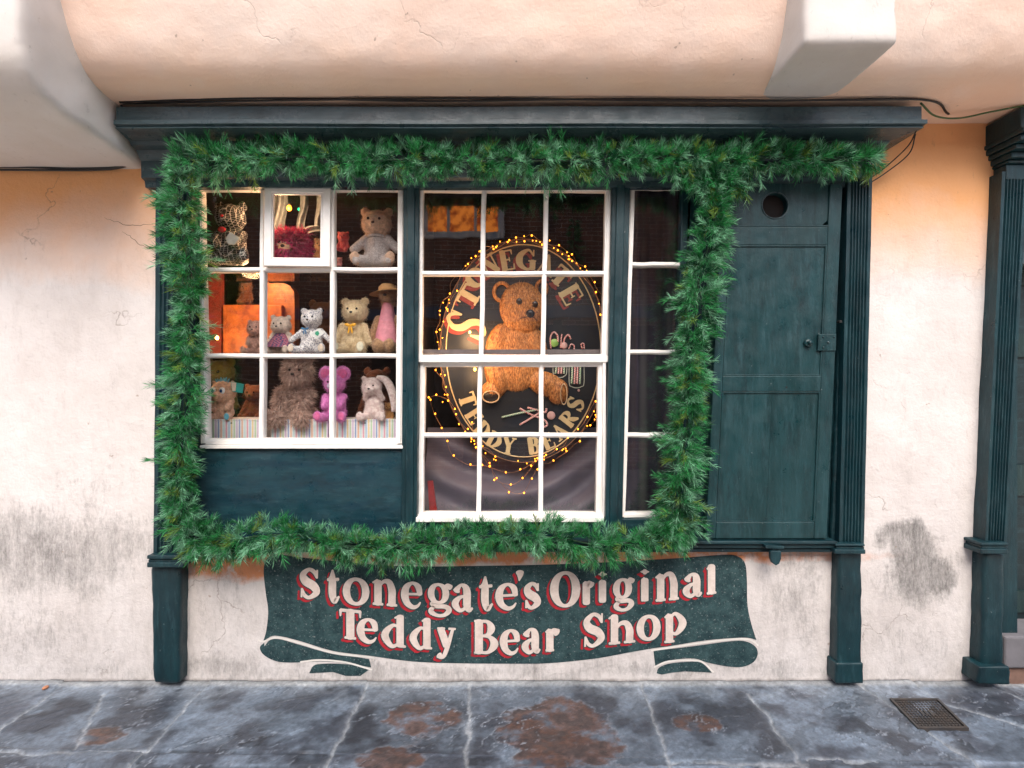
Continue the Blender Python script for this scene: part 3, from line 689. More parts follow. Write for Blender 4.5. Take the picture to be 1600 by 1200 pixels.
def stroke_mesh(bm, pts, y):
    """pts: (X, Z, halfwidth) in metres; flat ribbon with rounded ends"""
    n = len(pts); Lr = []; closed = math.hypot(pts[0][0]-pts[-1][0], pts[0][1]-pts[-1][1]) < 1e-5
    for i in range(n):
        a = pts[max(i-1, 0)]; b = pts[min(i+1, n-1)]
        if closed and i in (0, n-1): a = pts[-2]; b = pts[1]
        dx, dz = b[0]-a[0], b[1]-a[1]; l = math.hypot(dx, dz) or 1; nx_, nz_ = -dz/l, dx/l; x, z, h = pts[i]
        Lr.append((bm.verts.new((x+nx_*h, y, z+nz_*h)), bm.verts.new((x-nx_*h, y, z-nz_*h))))
    for p, q in zip(Lr, Lr[1:]): bm.faces.new((p[0], p[1], q[1], q[0]))
    if not closed:
        for e, o2 in ((0, 1), (n-1, n-2)):
            x, z, h = pts[e]; dx, dz = x-pts[o2][0], z-pts[o2][1]; a0 = math.atan2(dz, dx)
            if h < 1e-5: continue
            f = [bm.verts.new((x+h*math.cos(a0+math.pi*(k/6-.5))*.55*1.0, y-.00002, z+h*math.sin(a0+math.pi*(k/6-.5)))) if False else
                 bm.verts.new((x + h*(.6*math.cos(t_)*math.cos(a0)-math.sin(t_)*math.sin(a0)), y-.00002, z + h*(.6*math.cos(t_)*math.sin(a0)+math.sin(t_)*math.cos(a0)))) for k in range(7) for t_ in [math.pi*(k/6-.5)]]
            bm.faces.new(f)
def glyph(bm, ch, mapf, sw, y, grow=0.0, dy=.00012):
    """mapf(u,v)->(X,Z) metres; sw stem width in metres"""
    for k, st in enumerate(GL[ch]):
        pts = catmull(st, 7) if len(st) > 2 else [tuple(np.array(st[0])*(1-t)+np.array(st[1])*t) for t in (0, .5, 1)]
        stroke_mesh(bm, [(*mapf(p[0], p[1]), max(p[2], .12)*sw/2+grow) for p in pts], y - k*dy)
sg = empty('painted_sign', (0,0,.1), 'teal banner painted on the plaster, cream letters reading Stonegate\'s Original Teddy Bear Shop', 'sign')
M_ban = painted('banner_paint', (.006,.024,.030), (.040,.085,.090), .6, (.34,.36,.35), .60)
M_let = painted('letter_paint', (.70,.61,.56), (.54,.45,.40), .45, (.30,.17,.14), .63)
M_red = painted('red_paint', (.44,.020,.032), (.26,.016,.024), .6, (.05,.04,.05), .60)
M_crm = painted('cream_line', (.74,.72,.68), (.68,.64,.60), .3, (.3,.3,.3), .68)
ban = catmull([(411,1003),(416,985),(419,955),(415,925),(412,890),(418,872),(436,867),(480,872),(560,880),(640,885),(760,884),(860,882),(960,878),(1060,872),(1130,867),(1152,869),(1164,880),(1167,905),(1168,945),(1174,975),(1182,1000)], 5)
low = catmull([(1182,1000),(1168,996.5),(1145,997),(1100,1001),(1050,1009),(1020,1013)], 5) + catmull([(1020,1013),(980,1020),(930,1029),(860,1036),(800,1037),(700,1036),(640,1033),(580,1025)], 5) + catmull([(580,1025),(520,1017),(470,1002),(440,994.5),(425,994),(411,1003)], 5)
def dedupe(p):
    out = []
    for q in p:
        if not out or math.hypot(q[0]-out[-1][0], q[1]-out[-1][1]) > .5: out.append(q)
    if math.hypot(out[0][0]-out[-1][0], out[0][1]-out[-1][1]) < .5: out.pop()
    return out
def flat(bm, poly, y):
    from mathutils.geometry import tessellate_polygon
    p = dedupe(poly); vv = [bm.verts.new(P(a, b, y)) for a, b in p]
    for t in tessellate_polygon([[Vector((a, -b, 0)) for a, b in p]]): bm.faces.new([vv[i] for i in t])
bm = bmesh.new(); flat(bm, ban+low, -.002)
flat(bm, catmull([(413,1010),(422,1000),(438,999),(470,1008),(520,1022),(560,1027),(577,1030)], 4)+[(580,1043)]+catmull([(580,1043),(540,1036),(500,1033.5),(470,1035),(435,1034),(413,1024),(406,1012),(413,1004)], 4)[1:], -.002)
flat(bm, catmull([(483,1052),(490,1040),(505,1037),(530,1037),(560,1040),(577,1046)], 4)+[(563,1056),(540,1056),(520,1050)], -.002)
flat(bm, [(1021,1017)]+catmull([(1021,1017),(1080,1010),(1140,1002),(1165,1002),(1180,1010),(1184,1021),(1178,1034),(1160,1042),(1135,1041),(1105,1035),(1085,1029),(1060,1030),(1040,1034),(1024,1041)], 4)[1:], -.002)
flat(bm, catmull([(1026,1052),(1030,1043),(1050,1036),(1090,1034),(1103,1041),(1112,1051)], 4)+[(1095,1050),(1070,1049),(1050,1051),(1034,1054)], -.002)
bmesh.ops.triangulate(bm, faces=bm.faces); obj('banner', bm, M_ban, sg)
bm = bmesh.new()
for c_ in ([(404,1000),(412,1002),(425,997),(440,997),(470,1005),(520,1019.5),(580,1027),(584,1031)], [(581,1046),(540,1034.5),(500,1031),(470,1034)], [(1018,1016),(1050,1011),(1100,1003.5),(1145,998.5),(1170,999),(1184,1008)], [(1022,1042),(1045,1033),(1085,1031.5),(1100,1036),(1114,1050)]):
    stroke_mesh(bm, [((x-800)*DW/F, H-(y-600)*DW/F, .0048) for x, y in catmull(c_, 6)], -.0026)
split(obj('outline', bm, M_crm, sg))
LET = [('S',467,502,887,935,.08),('t',508,535,888,941,.08),('o',537,577,902,945,.06),('n',579,625,904,946,.08),('e',628,662,908,950,.08),('g',667,709,910,963,.06),('a',706,743,911,955,.06),
 ('t',745,774,898,953,.02),('e',775,811,910,952,0),("'",806,818,890,909,0),('s',817,846,909,951,0),('O',861,905,892,948,-.03),('r',907,930,906,944,-.06),('i',932,950,891,941,-.06),('g',956,993,902,954,-.08),
 ('i',997,1017,887,939,-.08),('n',1020,1064,893,938,-.1),('a',1066,1100,894,932,-.1),('l',1099,1123,880,928,-.12),
 ('T',528,568,950,998,.1),('e',559,593,965,1004,.1),('d',597,638,958,1011,.08),('d',641,679,963,1014,.06),('y',680,716,978,1029,.04),('B',737,779,967,1021,.0),('e',782,814,982,1022,0),
 ('a',815,848,980,1020,-.03),('r',848,878,980,1017,-.06),('S',909,946,957,1010,-.1),('h',947,996,957,1005,-.1),('o',995,1031,960,1000,-.08),('p',1034,1071,956,1003,-.1)]
k_ = DW/F
for ch, x0, x1, y0, y1, sl in LET:
    sw = 11.6
    def mk(ox, oy):
        def f(u, v):
            hw = sw*.42; vv = sw*.20
            x = x0+hw+u*(x1-x0-2*hw); y = y1-vv-v*(y1-y0-2*vv); y += sl*(x-(x0+x1)/2)
            x += ox; y += oy
            return ((x-800)*k_, H-(y-600)*k_)
        return f
    bA, bB, bC = bmesh.new(), bmesh.new(), bmesh.new()
    glyph(bA, ch, mk(-5, 4.5), sw*k_, -.0035, .001)
    glyph(bB, ch, mk(-.6, .5), sw*k_, -.0050, .0042)
    glyph(bC, ch, mk(0, 0), sw*k_, -.0065)
    lt = obj('letter', bC, M_let, sg); obj('letter_shadow', bA, M_red, lt); obj('letter_edge', bB, M_ban, lt)

# ------------------------------------------------------------------ fir garland
def needles(paths, dens, rad, name_f, name_s, parent, cols, seed=3, slen=(.035,.125), nlen=(.038,.068), nw=.0022, per=44, pushy=-.04):
    rg = np.random.default_rng(seed); V = []; Fc = []; Cc = []
    sb = bmesh.new()
    for path, rs, dn in paths:
        pts = np.array(catmull([tuple(p) for p in path], 14)); seglen = np.linalg.norm(np.diff(pts, axis=0), axis=1); cum = np.concatenate([[0], np.cumsum(seglen)]); L = cum[-1]
        tube(sb, [tuple(p) for p in pts[::2]], .004, 6)
        ns = int(L*dens*dn); ss = np.sort(rg.uniform(0, L, ns))
        phase = rg.uniform(0, 9)
        for s in ss:
            i = min(np.searchsorted(cum, s)-1, len(pts)-2); i = max(i, 0); t = (s-cum[i])/max(seglen[i], 1e-6); c = pts[i]*(1-t)+pts[i+1]*t
            T = (pts[i+1]-pts[i])/max(seglen[i], 1e-6)
            bulge = (.84+.34*math.sin(s*13+phase)*math.sin(s*5.3+phase*2) + .25*(rg.random()-.4))*rs
            a = rg.uniform(0, 2*math.pi); U = np.cross(T, [0,1,0]); U /= np.linalg.norm(U)+1e-9
            Wv = np.array([0,1.0,0])
            d = U*math.cos(a) + Wv*math.sin(a)*(.95 if math.sin(a) < 0 else .25)
            d = d + T*rg.uniform(-.5, .8) + rg.normal(0, .18, 3) + np.array([0,-.12,-.10]); d /= np.linalg.norm(d)
            sl = rg.uniform(*slen)*bulge
            st = c + d*.012
            n = int(per*rg.uniform(.8, 1.2)); tt = rg.uniform(0.05, 1, n)**.75
            base = st + d[None]*(tt*sl)[:, None]
            base += np.array([0,0,-1.0])*(tt**2*sl*.12)[:, None]
            r_ = rg.normal(0, 1, (n, 3)); r_ -= (r_@d)[:, None]*d; r_ /= np.linalg.norm(r_, axis=1)[:, None]+1e-9
            ang = rg.uniform(.12, .85, n); nd = d[None]*np.cos(ang)[:, None] + r_*np.sin(ang)[:, None]
            nl = rg.uniform(*nlen, n)*(1.1-.35*tt)
            tip = base + nd*nl[:, None]; mid = base + nd*(nl*.55)[:, None] + np.array([0,0,.002])
            side = np.cross(nd, rg.normal(0, 1, (n, 3))); side /= np.linalg.norm(side, axis=1)[:, None]+1e-9
            side *= nw*.5
            b0 = len(V); 
            vv = np.stack([base-side*.7, base+side*.7, mid+side, tip, mid-side], 1).reshape(-1, 3)
            V.append(vv)
            pick = rg.random(); col = np.array(cols[0] if pick < .5 else cols[1] if pick < .80 else cols[2] if pick < .93 else cols[3])
            cc = col[None]*(rg.uniform(.35, 1.6, n))[:, None]; gry = (rg.random(n) < .12)[:, None]; cc = np.where(gry, np.array([[.22,.42,.30]])*rg.uniform(.6, 1.1, (n, 1)), cc)
            Cc.append(np.repeat(cc, 5, 0))
    V = np.concatenate(V); Cc = np.concatenate(Cc); n = len(V)//5
    me = bpy.data.meshes.new(name_f); me.vertices.add(len(V)); me.vertices.foreach_set('co', V.astype(np.float32).ravel())
    idx = (np.arange(n)*5)[:, None] + np.array([0,1,2,3,4])[None]
    me.loops.add(idx.size); me.loops.foreach_set('vertex_index', idx.ravel().astype(np.int32)); me.polygons.add(n); me.polygons.foreach_set('loop_start', np.arange(0, idx.size, 5)); me.update()
    at = me.color_attributes.new('Col', 'FLOAT_COLOR', 'POINT'); at.data.foreach_set('color', np.concatenate([Cc, np.ones((len(Cc), 1))], 1).ravel().astype(np.float32))
    obj(name_f, me, M_needle, parent); obj(name_s, sb, M_stem, parent)
M_needle = attr_mat('fir_needles', .45, .45, trans=.4); M_stem = simple('green_wire', (.012,.05,.02), .6, bump=0)
ga = empty('fir_garland', P(680, 850, -.12), 'thick green artificial fir garland looped round the shop windows and along under the cornice', 'garland')
GC = [(.050,.32,.10), (.23,.52,.32), (.010,.09,.033), (.22,.36,.07)]
gp = lambda pts, y=-.13: [P(a, b, y) for a, b in pts]
needles([
 (gp([(272,250),(330,252),(400,248),(470,245),(540,252),(610,250),(680,248),(760,252),(830,252),(900,250),(980,248),(1060,247)], -.155), 1.0, 1.0), (gp([(1060,247),(1130,250),(1200,247),(1270,250),(1330,249),(1372,250)], -.15), .84, 1.0),
 (gp([(282,268),(284,320),(288,380),(298,440),(296,510),(290,570),(288,630),(282,700),(280,760),(290,815),(315,845)]), .98, 1.0),
 (gp([(290,838),(340,848),(400,838),(460,836),(520,848),(580,856),(640,852),(700,845),(760,838),(820,836),(880,842),(940,852),(1000,845),(1060,828),(1085,808)]), .92, 1.0),
 (gp([(1110,262),(1118,320),(1108,380),(1092,440),(1088,500),(1078,560),(1075,620),(1072,680),(1060,740),(1062,800),(1040,830)]), 1.12, 1.15),
 (gp([(1060,270),(1130,280),(1160,285)]), .8, .8)], 320, 1, 'needles', 'stem', ga, GC, seed=4)

# ------------------------------------------------------------------ cables
def cable(label, runs, r=.0035, cat='cable', m=None):
    for pts, lb in zip(runs, [label] if isinstance(label, str) else label):
        bm = bmesh.new(); tube(bm, catmull([tuple(p) for p in pts], 8), r, 6)
        tag(obj('cable', bm, m or M_black, smooth=True), lb, cat)
S_ = 2.925
cable(['thin black cable along the top of the cornice, running on past its right end','thin black cable lying just behind the front edge of the cornice top'], [
  [Vector((-1.90,-.22,2.935)), Vector((-1.2,-.25,2.937)), Vector((-.4,-.245,2.927)), Vector((.5,-.25,2.934)), Vector((1.3,-.245,2.93)), Vector((1.97,-.24,2.936)), Vector((2.2,-.12,2.93))],
  [Vector((-1.90,-.20,2.94)), Vector((-1.0,-.255,2.926)), Vector((-.1,-.25,2.936)), Vector((.9,-.25,2.925)), Vector((1.9,-.25,2.932))]], .005)
cable(['black cable under the big left bracket, curving up behind it to the cornice','lower black cable under the big left bracket, ending at the pilaster head'], [
  [Vector((-3.2,-.012,2.712)), Vector((-2.6,-.02,2.706)), Vector((-2.2,-.02,2.698)), Vector((-2.0,-.03,2.715)), Vector((-1.93,-.05,2.78)), Vector((-1.905,-.1,2.86)), Vector((-1.91,-.2,2.93))],
  [Vector((-3.2,-.014,2.700)), Vector((-2.5,-.02,2.69)), Vector((-2.1,-.02,2.695)), Vector((-1.95,-.03,2.74)), Vector((-1.91,-.04,2.80)), Vector((-1.86,-.03,2.815))]], .006)
cable(['short black wire looping from the right end of the cornice','longer black wire hanging lowest from the right end of the cornice'], [
  [Vector((1.96,-.22,2.80)), Vector((1.98,-.14,2.76)), Vector((1.94,-.06,2.70)), Vector((1.86,-.05,2.64)), Vector((1.78,-.08,2.61))],
  [Vector((1.97,-.2,2.79)), Vector((2.0,-.12,2.73)), Vector((1.93,-.05,2.66)), Vector((1.80,-.07,2.58))]], .003)
cable('thin green cable sagging under the overhang between cornice and door capital', [
  [Vector((1.98,-.22,2.93)), Vector((2.10,-.16,2.90)), Vector((2.25,-.13,2.905)), Vector((2.4,-.16,2.925)), Vector((2.6,-.2,2.938)), Vector((3.1,-.22,2.94))]], .0045, m=simple('green_cable', (.05,.12,.03), .5, bump=0))

# ------------------------------------------------------------------ drain cover and a scrap on the pavement
dc = empty('drain_cover', (*G(1452,1118), 0), 'small square cast iron drain grate set in the flagstones near the doorway', 'drain cover')
cor = [G(1390,1095), G(1466,1095), G(1514,1142), G(1434,1142)]
def dcp(u, v, z):
    a, b, c, d = cor; x = (a[0]*(1-u)+b[0]*u)*(1-v)+(d[0]*(1-u)+c[0]*u)*v; y = (a[1]*(1-u)+b[1]*u)*(1-v)+(d[1]*(1-u)+c[1]*u)*v
    return (x, y, z)
M_iron = simple('cast_iron', (.050,.050,.052), .5, metal=.3, c2=(.075,.062,.055))
bm = bmesh.new()
def slab(u0, v0, u1, v1, z0, z1):
    lo_ = [bm.verts.new(dcp(u, v, z0)) for u, v in ((u0,v0),(u1,v0),(u1,v1),(u0,v1))]; hi = [bm.verts.new(dcp(u, v, z1)) for u, v in ((u0,v0),(u1,v0),(u1,v1),(u0,v1))]
    bm.faces.new(hi)
    for k in range(4): bm.faces.new((lo_[k], lo_[(k+1)%4], hi[(k+1)%4], hi[k]))
for a in ((0,0,1,.05),(0,.95,1,1),(0,.05,.05,.95),(.95,.05,1,.95)): slab(*a, -.01, .014)
fixn(bm); obj('rim', bm, M_iron, dc)
bm = bmesh.new(); slab(.05,.05,.95,.95,-.01,.005)
for i in range(13):
    for j in range(11):
        u = .08+i*.066; v = .09+j*.078
        if 4 <= i <= 8 and 4 <= j <= 5: continue
        slab(u, v, u+.036, v+.042, .005, .0105)
slab(.36,.40,.42,.56,.005,.011); slab(.45,.40,.50,.56,.005,.011); slab(.54,.40,.60,.56,.005,.011)
fixn(bm); obj('grid', bm, M_iron, dc)
bm = bmesh.new(); gx, gy = G(71, 1078); ell(bm, (gx, gy, .012), (.012,.016,.008)); tag(obj('pebble', remesh(bm, .003, 1, .003, 60), simple('terracotta', (.5,.22,.12), .8), None, True), 'tiny orange pebble lying on the flagstones below the stained left wall', 'pebble')

# ------------------------------------------------------------------ shop interior
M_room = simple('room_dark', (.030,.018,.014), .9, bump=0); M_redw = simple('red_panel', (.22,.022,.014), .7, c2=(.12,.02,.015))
M_purp = simple('purple_cloth', (.045,.040,.070), .9, sheen=.3, bump=.1)
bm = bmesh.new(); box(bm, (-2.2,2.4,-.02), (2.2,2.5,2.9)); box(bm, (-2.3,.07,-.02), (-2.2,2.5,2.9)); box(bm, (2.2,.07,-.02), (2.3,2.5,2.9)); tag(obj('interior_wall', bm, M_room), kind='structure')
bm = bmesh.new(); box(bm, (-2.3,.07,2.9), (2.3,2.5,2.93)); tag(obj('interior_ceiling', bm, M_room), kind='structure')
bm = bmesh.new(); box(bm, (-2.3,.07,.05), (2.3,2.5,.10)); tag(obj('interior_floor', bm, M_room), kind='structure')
# display shelves behind window one
M_shelf = simple('shelf_wood', (.12,.07,.045), .5)
ds = empty('display_shelves', P(470, 700, .3), 'thin glass display shelves carrying plush bears behind the left window', 'shelves')
for py, y0, y1 in ((419.5,.10,.42),(554.5,.08,.50)):
    bm = bmesh.new(); a = P(300, py, y0); b = P(640, py, y0); box(bm, (a.x-.02, y0, a.z-.006), (b.x, y1, a.z)); obj('shelf', bm, M_glass, ds)
bm = bmesh.new(); a = P(300, 690, .1); b = P(640, 690, .1); box(bm, (a.x-.02, .08, a.z-.02), (b.x, .7, a.z)); obj('shelf', bm, M_shelf, ds)
# side partition right of window one and red panel left
bm = bmesh.new(); box(bm, (-.545,.075,1.05), (-.53,.9,2.75)); tag(obj('partition', bm, M_room), 'dark partition closing the left display window on its right side', 'partition')
bm = bmesh.new(); prism(bm, rq(292,425,345,552), .62, .66); fixn(bm); tag(obj('wall_panel', bm, M_redw), 'dark red upright panel at the left end of the left window display', 'panel')
# orange lit cabinet
cb = empty('cabinet', P(410, 552, .62), 'warm orange lit wooden cabinet with curved top behind the plush bears', 'cabinet')
M_or = simple('orange_wood', (.50,.14,.03), .5, c2=(.20,.045,.015), scale=14)
bm = bmesh.new(); prism(bm, rq(348,476,440,552), .62, .72); fixn(bm); bevel(obj('front', bm, M_or, cb), .006)
bm = bmesh.new(); prism(bm, catmull([(412,552),(412,450),(425,443),(445,443),(457,452),(460,470),(460,552)], 5), .66, .74); fixn(bm); obj('side', bm, M_or, cb)
# back shelf line of hazy ornaments
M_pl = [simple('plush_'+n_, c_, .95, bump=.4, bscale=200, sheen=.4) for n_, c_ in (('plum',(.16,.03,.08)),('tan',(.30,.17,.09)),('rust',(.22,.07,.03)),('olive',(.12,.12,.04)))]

def bear(name, label, cx, base, top, y, mat, sc_w=1.0, head=.205, ear=.075, fur=0, furlen=.02, furmat=None, lean=0.0, turn=0.0, arms='down', muzzle=None, eye=(.01,.01,.01), nose=(.02,.015,.012),
         bodymat=None, legs=True, foot=None, earz=None, earin=None, body=True, tilt=0.0, cat='teddy bear', vox=None, furdir=0.0, eyes=True, muz=.085, seed=1, legspread=1.0, group=None):
    if fur: furmat = furmat or mat
    b0 = P(cx, base, y); h = P(cx, top, y).z - b0.z
    t = empty(name, b0, label, cat, group)
    rg = random.Random(seed)
    W = lambda x, yy, z: Vector((b0.x + (x*math.cos(turn)-yy*math.sin(turn))*h*sc_w + lean*z*h, b0.y + (x*math.sin(turn)+yy*math.cos(turn))*h, b0.z + z*h))
    bm = bmesh.new(); hz = 1-head*.92-ear*.35
    if body:
        ell(bm, W(0,0,.31), (.20*h*sc_w,.165*h,.29*h)); ell(bm, W(0,-.01,.2), (.215*h*sc_w,.18*h,.2*h))
        ell(bm, W(0,-.01,hz-head*.95), (.11*h,.1*h,.08*h))
        def limb(a, b, ra, rb):
            a, b = W(*a), W(*b); n = 5
            for k in range(n+1):
                q = a.lerp(b, k/n); r_ = (ra+(rb-ra)*k/n)*h; ell(bm, q, (r_, r_, r_), None, 10, 7)
        for s in (-1, 1):
            if arms == 'down': limb((s*.17,-.02,.50), (s*.27,-.11,.22), .075, .062)
            elif arms == 'out': limb((s*.16,-.02,.50), (s*.36,-.10,.30), .075, .062)
            elif arms == 'front': limb((s*.17,-.03,.48), (s*.14,-.20,.30), .075, .066)
            elif arms == 'hide': limb((s*.17,-.05,.50), (s*.10,-.22,hz-.02), .07, .065)
            if legs:
                limb((s*.12*legspread,-.06,.10), (s*.21*legspread,-.29,.085), .105, .082); ell(bm, W(s*.22*legspread,-.32,.115), (.082*h,.05*h,.105*h))
    hc = W(tilt*.15, -.03, hz)
    ell(bm, hc, (head*h*1.02, head*h*.92, head*h*.93))
    ell(bm, hc + Vector((0,-head*h*.78,-head*h*.28)), (muz*h*1.05, muz*h*1.0, muz*h*.85))
    for s in (-1, 1):
        e = hc + Vector((s*head*h*.78, 0, head*h*(.78)*(1 if earz is None else earz) + tilt*s*.03*h)); ell(bm, e, (ear*h, ear*h*.45, ear*h))
    me = remesh(bm, vox or h/44, 1, h*.012, 10/h)
    bo = obj('body', me, [bodymat or mat], t, True)
    # face
    bmE = bmesh.new(); hv = hc
    if eyes:
        for s in (-1, 1): ell(bmE, hv + Vector((s*head*h*.36, -head*h*.86, head*h*.12)), (head*h*.095,)*3, None, 10, 8)
        split(obj('eye', bmE, simple(name+'_eye', eye, .12, bump=0), t, True))
    bmN = bmesh.new(); ell(bmN, hv + Vector((0,-head*h*.78-muz*h*.98,-head*h*.20)), (muz*h*.34, muz*h*.22, muz*h*.25), None, 10, 8); obj('nose', bmN, simple(name+'_nose', nose, .3, bump=0), t, True)
    if muzzle is not None:
        bmM = bmesh.new(); ell(bmM, hv + Vector((0,-head*h*.79,-head*h*.28)), (muz*h*1.1, muz*h*1.04, muz*h*.9)); obj('muzzle', bmM, muzzle, t, True)
    if foot is not None and legs and body:
        bmF = bmesh.new()
        for s in (-1, 1): ell(bmF, W(s*.22*legspread,-.365,.12), (.062*h,.014*h,.082*h))
        split(obj('foot_pad', bmF, foot, t, True))
    if earin is not None:
        bmI = bmesh.new()
        for s in (-1, 1): ell(bmI, hc + Vector((s*head*h*.79, -ear*h*.36, head*h*.78*(1 if earz is None else earz) + tilt*s*.03*h)), (ear*h*.62, ear*h*.2, ear*h*.62))
        split(obj('inner_ear', bmI, earin, t, True))
    if fur:
        bmF = bmesh.new(); mv = bo.data; ps = mv.polygons; tot = len(ps)
        for _ in range(int(fur*2.2)):
            p = ps[rg.randrange(tot)]
            if p.normal.y > .3: continue
            c = p.center + Vector((rg.uniform(-.5,.5), rg.uniform(-.5,.5), rg.uniform(-.5,.5)))*(h/44); d = (p.normal*1.0 + Vector((rg.uniform(-.7,.7), rg.uniform(-.5,.3), rg.uniform(-.9,.3)))).normalized()
            if abs(c.x+b0.x-hc.x) < head*h*.5 and c.z+b0.z > hc.z-head*h*.35 and c.z+b0.z < hc.z+head*h*.35 and p.normal.y < -.5: continue
            l = furlen*rg.uniform(.7, 1.5); sd = d.cross(Vector((rg.random()-.5, rg.random()-.5, rg.random()-.5))).normalized()*furlen*.06
            bmF.faces.new([bmF.verts.new(c-sd), bmF.verts.new(c+sd), bmF.verts.new(c+d*l+Vector((0,0,-l*.25)))])
        fo = obj('fur', bmF, furmat or mat); fo.parent = t
    return t, b0, h, hc, W
def plush(n_, c, c2=None, sc=70, b=.9):
    c = tuple(min(.86, x*1.28) for x in c); c2 = tuple(min(.86, x*1.2) for x in (c2 or c))
    return simple(n_, c, .95, scale=sc, bump=b, bscale=200, sheen=.3, c2=tuple(x*.74 for x in c2), bd=.01)
def bow(t, c, s, m, tails=True):
    bm = bmesh.new()
    for sgn in (-1, 1): ell(bm, c + Vector((sgn*s*.55, 0, s*.12)), (s*.55, s*.22, s*.30), Euler((0, sgn*R(-18), 0)))
    ell(bm, c + Vector((0,-s*.12,0)), (s*.2,)*3)
    if tails:
        for sgn in (-1, 1): ell(bm, c + Vector((sgn*s*.25, -s*.1, -s*.75)), (s*.17, s*.05, s*.75), Euler((0, sgn*R(-10), 0)))
    obj('ribbon', bm, m, t, True)
# --- top row (shelf line 416)
def wire_mat():
    g = NG('wire_netting'); v = g.n('ShaderNodeTexVoronoi', feature='DISTANCE_TO_EDGE'); v.inputs['Scale'].default_value = 62; v.inputs['Randomness'].default_value = .25
    g.L(g.mapping((.75,.9,1.5)), v.inputs['Vector']); f = g.ramp(v.outputs['Distance'], [(.0,1),(.035,1),(.07,0)])
    return g.fin(g.mix(f, (.008,.008,.016), (.80,.76,.74)), .5, g.bump(f, 1, .006))
t, b0, h, hc, W = bear('wire_bear', 'black bear of wire netting with red nose, top left pane of the left window', 362, 416, 318, .22, wire_mat(), 1.15, .23, .085, arms='front', nose=(.7,.02,.03), eyes=False, muz=.08, seed=2, legspread=1.4, cat='bear figure')
bm = bmesh.new(); c = W(0,-.28,.50); ell(bm, c, (.022,.010,.016)); obj('red_ribbon', bm, simple('red_ribbon', (.65,.02,.03), .5, bump=0), t, True)
bm = bmesh.new(); prism(bm, [(352,372),(360,362),(374,372),(366,382),(356,381)], .10, .11); fixn(bm); obj('label_tag', bm, simple('white_card', (.8,.78,.76), .6, bump=0), t)
mp = plush('magenta_fur', (.62,.02,.16), (.42,.01,.12)); mw = plush('pale_face', (.72,.60,.55))
t, b0, h, hc, W = bear('fluffy_plush', 'small plush head with spiky magenta fur and white face in the opening vent pane', 455, 420, 362, .2, mp, 1.3, .42, .14, legs=False, body=False, fur=2600, furlen=.05, muzzle=plush('peach_muzzle', (.75,.42,.25)), muz=.17, seed=5, cat='plush toy', eyes=True)
bm = bmesh.new(); ell(bm, hc + Vector((-.01,-.055,-.012)), (.05,.03,.04)); obj('face', bm, mw, t, True)
mb = plush('beige_plush', (.66,.42,.28), (.55,.36,.26)); msv = plush('silvery_knit', (.58,.53,.52), (.42,.36,.34), 160)
t, b0, h, hc, W = bear('teddy_bear', 'tan teddy bear in silvery knit, top right pane of the left window', 590, 420, 327, .18, mb, 1.0, .25, .085, fur=2500, furlen=.009, arms='out', seed=7, legspread=1.3)
bm = bmesh.new(); ell(bm, W(0,0,.31), (.215*h,.18*h,.30*h)); ell(bm, W(0,-.01,.2), (.23*h,.195*h,.21*h))
for s in (-1, 1):
    for k in range(6):
        q = W(s*.16,-.02,.50).lerp(W(s*.36,-.10,.30), k/5); r_ = (.084-.006*k/5)*h; ell(bm, q, (r_,r_,r_), None, 10, 7)
    for k in range(5):
        q = W(s*.15,-.06,.10).lerp(W(s*.27,-.29,.085), k/4); r_ = (.112-.024*k/4)*h; ell(bm, q, (r_,r_,r_), None, 10, 7)
obj('jumper', remesh(bm, h/44, 1, h*.006, 40), msv, t, True)
bm = bmesh.new(); tube(bm, [hc + Vector((.15*h*math.cos(a), .12*h*math.sin(a), -.25*h*.92-.006*math.sin(a))) for a in [2*math.pi*k/20 for k in range(21)]], .008, 8, False); obj('collar', bm, msv, t, True)
# small figures beside it
for (cx_, ba, tp, mm, lb) in ((537,394,362,plush('crimson_felt', (.50,.05,.06)),'small crimson felt figure hanging beside the tan teddy bear in the top right pane'),(531,417,402,plush('rose_felt', (.5,.2,.2)),'tiny rose coloured soft toy at the foot of the top right pane')):
    bear('soft_toy', lb, cx_, ba, tp, .24, mm, 1.0, .28, .08, vox=.0035, cat='soft toy', seed=9)
# --- middle row (base 552)
mcb = plush('curly_pink_brown', (.50,.27,.21), (.33,.16,.12), 110, 1)
bear('teddy_bear', 'curly pinkish brown teddy bear at the left of the middle row in the left window', 402, 554, 500, .20, mcb, 1.15, .25, .07, fur=2500, furlen=.010, seed=11, arms='front')
mg = plush('grey_beige_plush', (.60,.48,.40), (.48,.38,.32))
t, b0, h, hc, W = bear('teddy_bear', 'grey beige teddy bear wearing a dark tartan pinafore beside the speckled bear', 440, 554, 493, .19, mg, 1.15, .25, .08, fur=1500, furlen=.007, seed=12, arms='down', legspread=.9)
g = NG('tartan'); ck = g.n('ShaderNodeTexChecker'); ck.inputs['Scale'].default_value = 90; g.L(g.co, ck.inputs[0]); ck.inputs[1].default_value = (.03,.03,.10,1); ck.inputs[2].default_value = (.30,.08,.12,1)
M_tar = g.fin(ck.outputs[0], .8)
bm = bmesh.new(); rs = [(.10,.55),(.17,.45),(.24,.33),(.36,.20),(.40,.17)]; rows = []
for r_, z_ in rs: rows.append([bm.verts.new(W(r_*math.cos(a)*(1+.06*math.sin(6*a)), -.04+r_*.9*math.sin(a), z_)) for a in [2*math.pi*k/28 for k in range(28)]])
for a, b in zip(rows, rows[1:]):
    for k in range(28): bm.faces.new((a[k], a[(k+1)%28], b[(k+1)%28], b[k]))
obj('dress', bm, M_tar, t, True)
